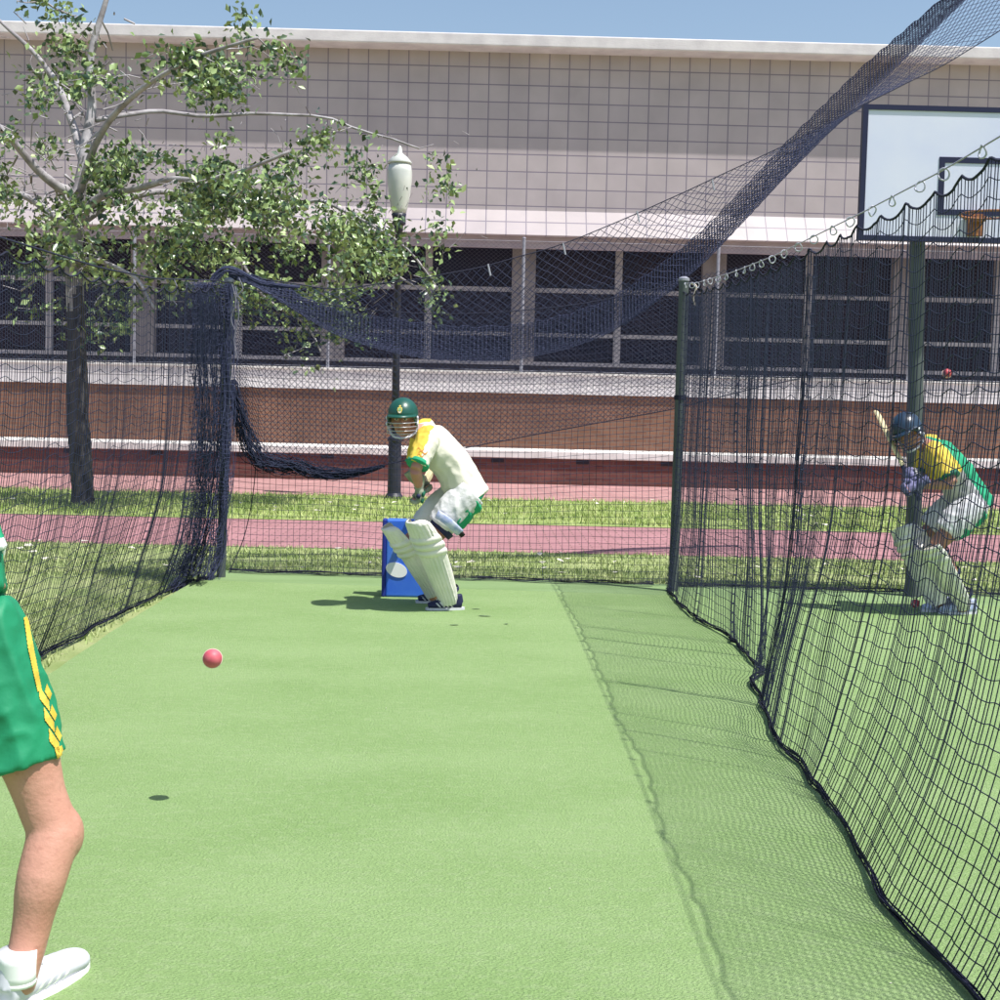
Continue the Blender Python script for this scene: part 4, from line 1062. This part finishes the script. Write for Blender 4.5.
    fs += [[0, 1, 2, 3, 4, 5][::-1], [(len(pts)-1)*6+k for k in range(6)]]
    mesh('blade', vs, fs, MT['willow'], bt)
    return o, J

c1 = dict(Y=9.75, skin=MT['skin'], label='batter in cream and yellow shirt and green helmet crouching before the blue board',
 J=dict(head=(403, 419, -.16), shN=(428, 439, -.22), shF=(425, 432, .14), elbN=(415.5, 470, -.36), handN=(419, 487, -.20), elbF=(414, 470, .12), handF=(416, 480, -.02),
        hipN=(471, 497, -.11), hipF=(467, 492, .11), kneeN=(431, 540, -.16), kneeF=(409, 542, .18), ankN=(450, 596, -.05), ankF=(434, 588, .26),
        toeN=(426, 611, -.08), heelN=(464, 612, -.02), toeF=(416, 606, .26), heelF=(449, 602, .30), batTop=(432, 462, .75)),
 look=(-.12, -1, -.06), hup=(-.02, 0, 1), shirt=MT['cream'], slv=[MT['yellow'], MT['cream']], cuff=MT['bgreen'], collar=MT['dgreen'], sleeve=.84, shorts=MT['bgreen'], thm=MT['thigh'], thighpad=True, thl=.72,
 slvmark=True, buckle=(460, 534), padF=dict(N=V((-1, -.75, .0)), F=V((-1, -.30, .0))), padtop=dict(N=.20, F=.19), shoes=(MT['navy'], MT['shoewhite']), glove=mat('glove_green', (.16, .20, .12), .7, vscale=20, col2=(.35, .36, .3)),
 glroll=MT['dgreen'], batlabel='bat held low behind the batter in the cream shirt', batN=(1, 0, 0), batL=.52)
b1, J1 = batsman(c1)
make_helmet(frame(J1['head'], c1['look'], c1['hup']), b1, MT['helmet'], MT['grille'])

def sf2(c, nn, hips, sho, F, SN, up):
    F = (F-up*F.dot(up)).normalized(); r = c-hips; t = r.dot(up)/(sho-hips).length; f = r.dot(F)
    if f < -.03: return 1
    if t > .62: return 2
    return 0
c2 = dict(Y=10.05, skin=MT['skin2'], label='batter in yellow and green shirt and navy helmet bending low with bat raised',
 J=dict(head=(908, 432, -.10), shN=(937, 456, -.22), shF=(930, 446, .14), elbN=(953, 484, -.34), handN=(919, 485, -.24), elbF=(922, 482, .05), handF=(917, 477, -.12),
        hipN=(975, 507, -.11), hipF=(970, 500, .11), kneeN=(935, 546, -.14), kneeF=(915, 543, .16), ankN=(965, 600, -.05), ankF=(939, 600, .05),
        toeN=(939, 617, -.06), heelN=(977, 617, .0), toeF=(921, 613, .04), heelF=(956, 612, .10), batTop=(881, 408, .05)),
 look=(-.62, -.72, -.36), hup=(-.58, -.1, 1), shirt=[MT['grey'], MT['bgreen'], MT['yellow']], shirtfn=sf2, slv=MT['yellow'], cuff=MT['dgreen'], collar=MT['dgreen'], sleeve=.78, shorts=MT['bgreen'], thm=MT['trouserwhite'], thighpad=False, thl=.70,
 padF=dict(N=V((-1, -.15, .0)), F=V((-1, -.45, .0))), padtop=dict(N=.03, F=.15), shoes=(MT['shoeblue'], MT['shoewhite']), glove=mat('glove_navy', (.05, .05, .14), .7, vscale=20, col2=(.25, .24, .42)),
 glroll=MT['grey'], batlabel='pale wooden bat raised behind the navy helmet at the right', batN=(1, -.6, 0), batL=.36)
b2, J2 = batsman(c2)
make_helmet(frame(J2['head'], c2['look'], c2['hup']), b2, MT['helmet2'], MT['grille2'], badge=False)

# bowler, mostly out of the frame on the left
YP = 3.35
def Q(px, py, dy=0): return P(px, py, YP+dy)
hipR, hipL = Q(-22, 606, 0), Q(-98, 604, .05)
kneeR, ankR = Q(52, 832, -.02), Q(18, 990, -.14)
kneeL, ankL = Q(-140, 815, .35), Q(-170, 975, .25)
hips = (hipR+hipL)/2+V((0, 0, .04)); sho = Q(-138, 392, .10)
upv = (sho-hips).normalized(); SX = V((1, -.12, 0)).normalized()
shR, shL = sho+SX*.17, sho-SX*.17
Mh = frame(sho+upv*.24+V((-.02, .04, 0)), (.1, 1, -.1), (0, 0, 1))
elR = shR+V((-.16, .22, -.08)); haR = elR+V((-.22, .12, .02)); elL = shL+V((-.06, -.08, -.27)); haL = elL+V((-.02, .12, -.22))
sk_ = head_parts(Mh)+[limb([sho, sho+upv*.08, Mh @ V((0, -.02, -.06))], [.07, .058, .058]),
 limb([hips-upv*.06, hips+upv*.08, hips.lerp(sho, .5), sho-upv*.08, sho], [(.16, .11), (.15, .105), (.155, .11), (.185, .12), (.13, .08)], side=SX),
 limb([shR, shR.lerp(elR, .5), elR], [.062, .052, .043]), limb([elR, elR.lerp(haR, .35), haR], [.044, .045, .028]), limb([shL, shL.lerp(elL, .5), elL], [.062, .052, .043]), limb([elL, elL.lerp(haL, .35), haL], [.044, .045, .028]),
 limb([hipR+V((-.03, 0, -.05)), hipR.lerp(kneeR, .5), kneeR+(hipR-kneeR)*.16, kneeR+V((.006, 0, 0))], [.105, .088, .064, .063]),
 limb([kneeR+V((.008, 0, .0)), kneeR.lerp(ankR, .28)+V((.004, -.02, 0)), kneeR.lerp(ankR, .62), ankR], [.067, .062, .048, .038]),
 limb([hipL, hipL.lerp(kneeL, .5), kneeL], [.105, .088, .064]), limb([kneeL, kneeL.lerp(ankL, .3), kneeL.lerp(ankL, .65), ankL], [.063, .062, .046, .038]),
 ell(kneeR+V((.020, .012, -.01)), ((.056, 0, 0), (0, .058, 0), (0, 0, .075)))]
toeR = V((ankR.x+.07, ankR.y+.19, GZ+.03)); toeL = V((ankL.x-.02, ankL.y+.2, GZ+.03))
sk_ += [limb([V((q_.x, q_.y, .12)), V((q_.x, q_.y, .06)), V((q_.x, q_.y, .05)).lerp(t_, .7)], [.034, .032, .018]) for q_, t_ in ((ankR, toeR), (ankL, toeL))]
sk_ += hand_parts(haR, haR-elR, (-.3, -.2, -1), (0, 0, 1), .35)+hand_parts(haL, haL-elL, (1, 0, 0), (0, 1, 0), .35)
bw = fuse('person', sk_, mat('skin_bowler', (.56, .295, .225), .45, vscale=5, col2=(.45, .215, .155), bump=.12, bscale=90, double=((.36, .16, .12), 60, .35, .58)), .0085, 8); set_origin(bw, V((ankR.x, ankR.y, GZ)))
tag(bw, 'bowler in green shirt and green shorts with yellow side stripe, at the left edge', 'person')
face_bits(Mh, bw)
fuse('hair', [tf(Mh, ell((0, -.018, .05), ((.083, 0, 0), (0, .098, 0), (0, 0, .086)), 14))], MT['hair'], .007, 2, bw, wr=.004, wscale=40)
shm = Q(0, 588).z
shirt = fuse('shirt', [limb([hips+upv*.035, hips+upv*.12, hips.lerp(sho, .5), sho-upv*.1, sho-upv*.01, sho+upv*.05], [(.198, .152), (.192, .145), (.188, .14), (.21, .15), (.17, .11), (.075, .07)], side=SX), limb([shR, sho, shL], [.08, .09, .08])], MT['bgreen'], .008, 4, bw, wr=.010, wscale=8)
for a, b in ((shR, elR), (shL, elL)):
    fuse('sleeve', [limb([a-(b-a)*.12, a, a.lerp(b, .7)], [.07, .086, .078])], MT['bgreen'], .009, 3, bw, shirt, wr=.006)
hem = Q(16, 764)
sp = [limb([hips+upv*.105, hips+upv*.03, hips-upv*.06], [(.160, .135), (.176, .145), (.16, .13)], side=SX),
      limb([hipR+V((-.02, 0, -.01)), hipR+V((-.005, 0, -.05)), hipR.lerp(hem, .5), hem+V((.0, 0, .004))], [.10, .120, .121, .126]),
      limb([hipL+V((0, 0, .05)), hipL, hipL.lerp(kneeL, .66)], [.12, .132, .122])]
sh_o = fuse('shorts', sp, MT['green'], .0075, 5, bw, wr=.0075, wscale=7)
# side stripe: yellow band with chevrons lying on the cloth
dg = bpy.context.evaluated_depsgraph_get(); dg.update(); bv = BVHTree.FromObject(sh_o, dg); lo = V(bw.location)
def drape(poly, nm, m, parent, bv, out=.0025, step=.6, dirv=None):
    xs = [p[0] for p in poly]; ys = [p[1] for p in poly]; mb = MB()
    def inside(x, y):
        c = False
        for (x1, y1), (x2, y2) in zip(poly, poly[1:]+poly[:1]):
            if (y1 > y) != (y2 > y) and x < (x2-x1)*(y-y1)/(y2-y1)+x1: c = not c
        return c
    H = {}
    def hit(i, j):
        if (i, j) not in H:
            px = min(xs)+i*step; py = min(ys)+j*step; d = ray(px, py).normalized(); h = bv.ray_cast(V((0, 0, CAMZ))-lo, d)
            H[(i, j)] = (h[0]+h[1]*out+lo) if h[0] else None
        return H[(i, j)]
    for i in range(int((max(xs)-min(xs))/step)+1):
        for j in range(int((max(ys)-min(ys))/step)+1):
            if inside(min(xs)+(i+.5)*step, min(ys)+(j+.5)*step):
                q = [hit(i, j), hit(i, j+1), hit(i+1, j+1), hit(i+1, j)]
                if all(q) and max((q[0]-q[2]).length, (q[1]-q[3]).length) < .05: mb.add(q, [(0, 1, 2, 3)])
    if mb.v: return mb.build(nm, m, bw, parent)
drape([(23, 618), (27, 616), (33, 648), (41, 690), (37, 692), (28, 652)], 'side_stripe', MT['yellow'], sh_o, bv)
for (x, y) in [(38, 686), (43, 707), (48, 728)]:      # slanting arrow shapes down the seam
    drape([(x, y), (x+10, y+15), (x+11, y+26), (x+1, y+13)], 'side_stripe', MT['yellow'], sh_o, bv)
    drape([(x+8, y-2), (x+13, y+8), (x+11, y+14), (x+6, y+6)], 'side_stripe', MT['yellow'], sh_o, bv)
drape([(54, 748), (61, 746), (68, 767), (60, 769)], 'side_stripe', MT['yellow'], sh_o, bv)
bb_ = hips+upv*.10
mesh('waistband', *limb([bb_-upv*.02, bb_+upv*.012], [(.168, .139), (.166, .138)], side=SX, n=28), MT['dgreen'], bw, smooth=True)
bvs = BVHTree.FromObject(shirt, dg)
drape([(-4, 540), (3, 538), (12, 556), (9, 562), (0, 552)], 'white_panel', MT['white'], shirt, bvs)
drape([(8, 562), (13, 560), (19, 580), (13, 582)], 'white_panel', MT['white'], shirt, bvs)
make_shoe('shoe', V((ankR.x-.03, ankR.y-.05, GZ)), toeR+V((.02, .05, 0)), bw, (MT['shoewhite'], MT['white']))
make_shoe('shoe', V((ankL.x+.0, ankL.y-.06, GZ)), toeL+V((0, .05, 0)), bw, (MT['shoewhite'], MT['white']))
for a_ in (ankR, ankL): mesh('sock', *limb([V((a_.x, a_.y, .08)), a_+V((0, 0, .02)), a_+V((0, 0, .10))], [.044, .043, .046], n=16), MT['white'], bw, smooth=True)

scn.render.engine = 'CYCLES'
scn.render.resolution_x = 1024; scn.render.resolution_y = 1024
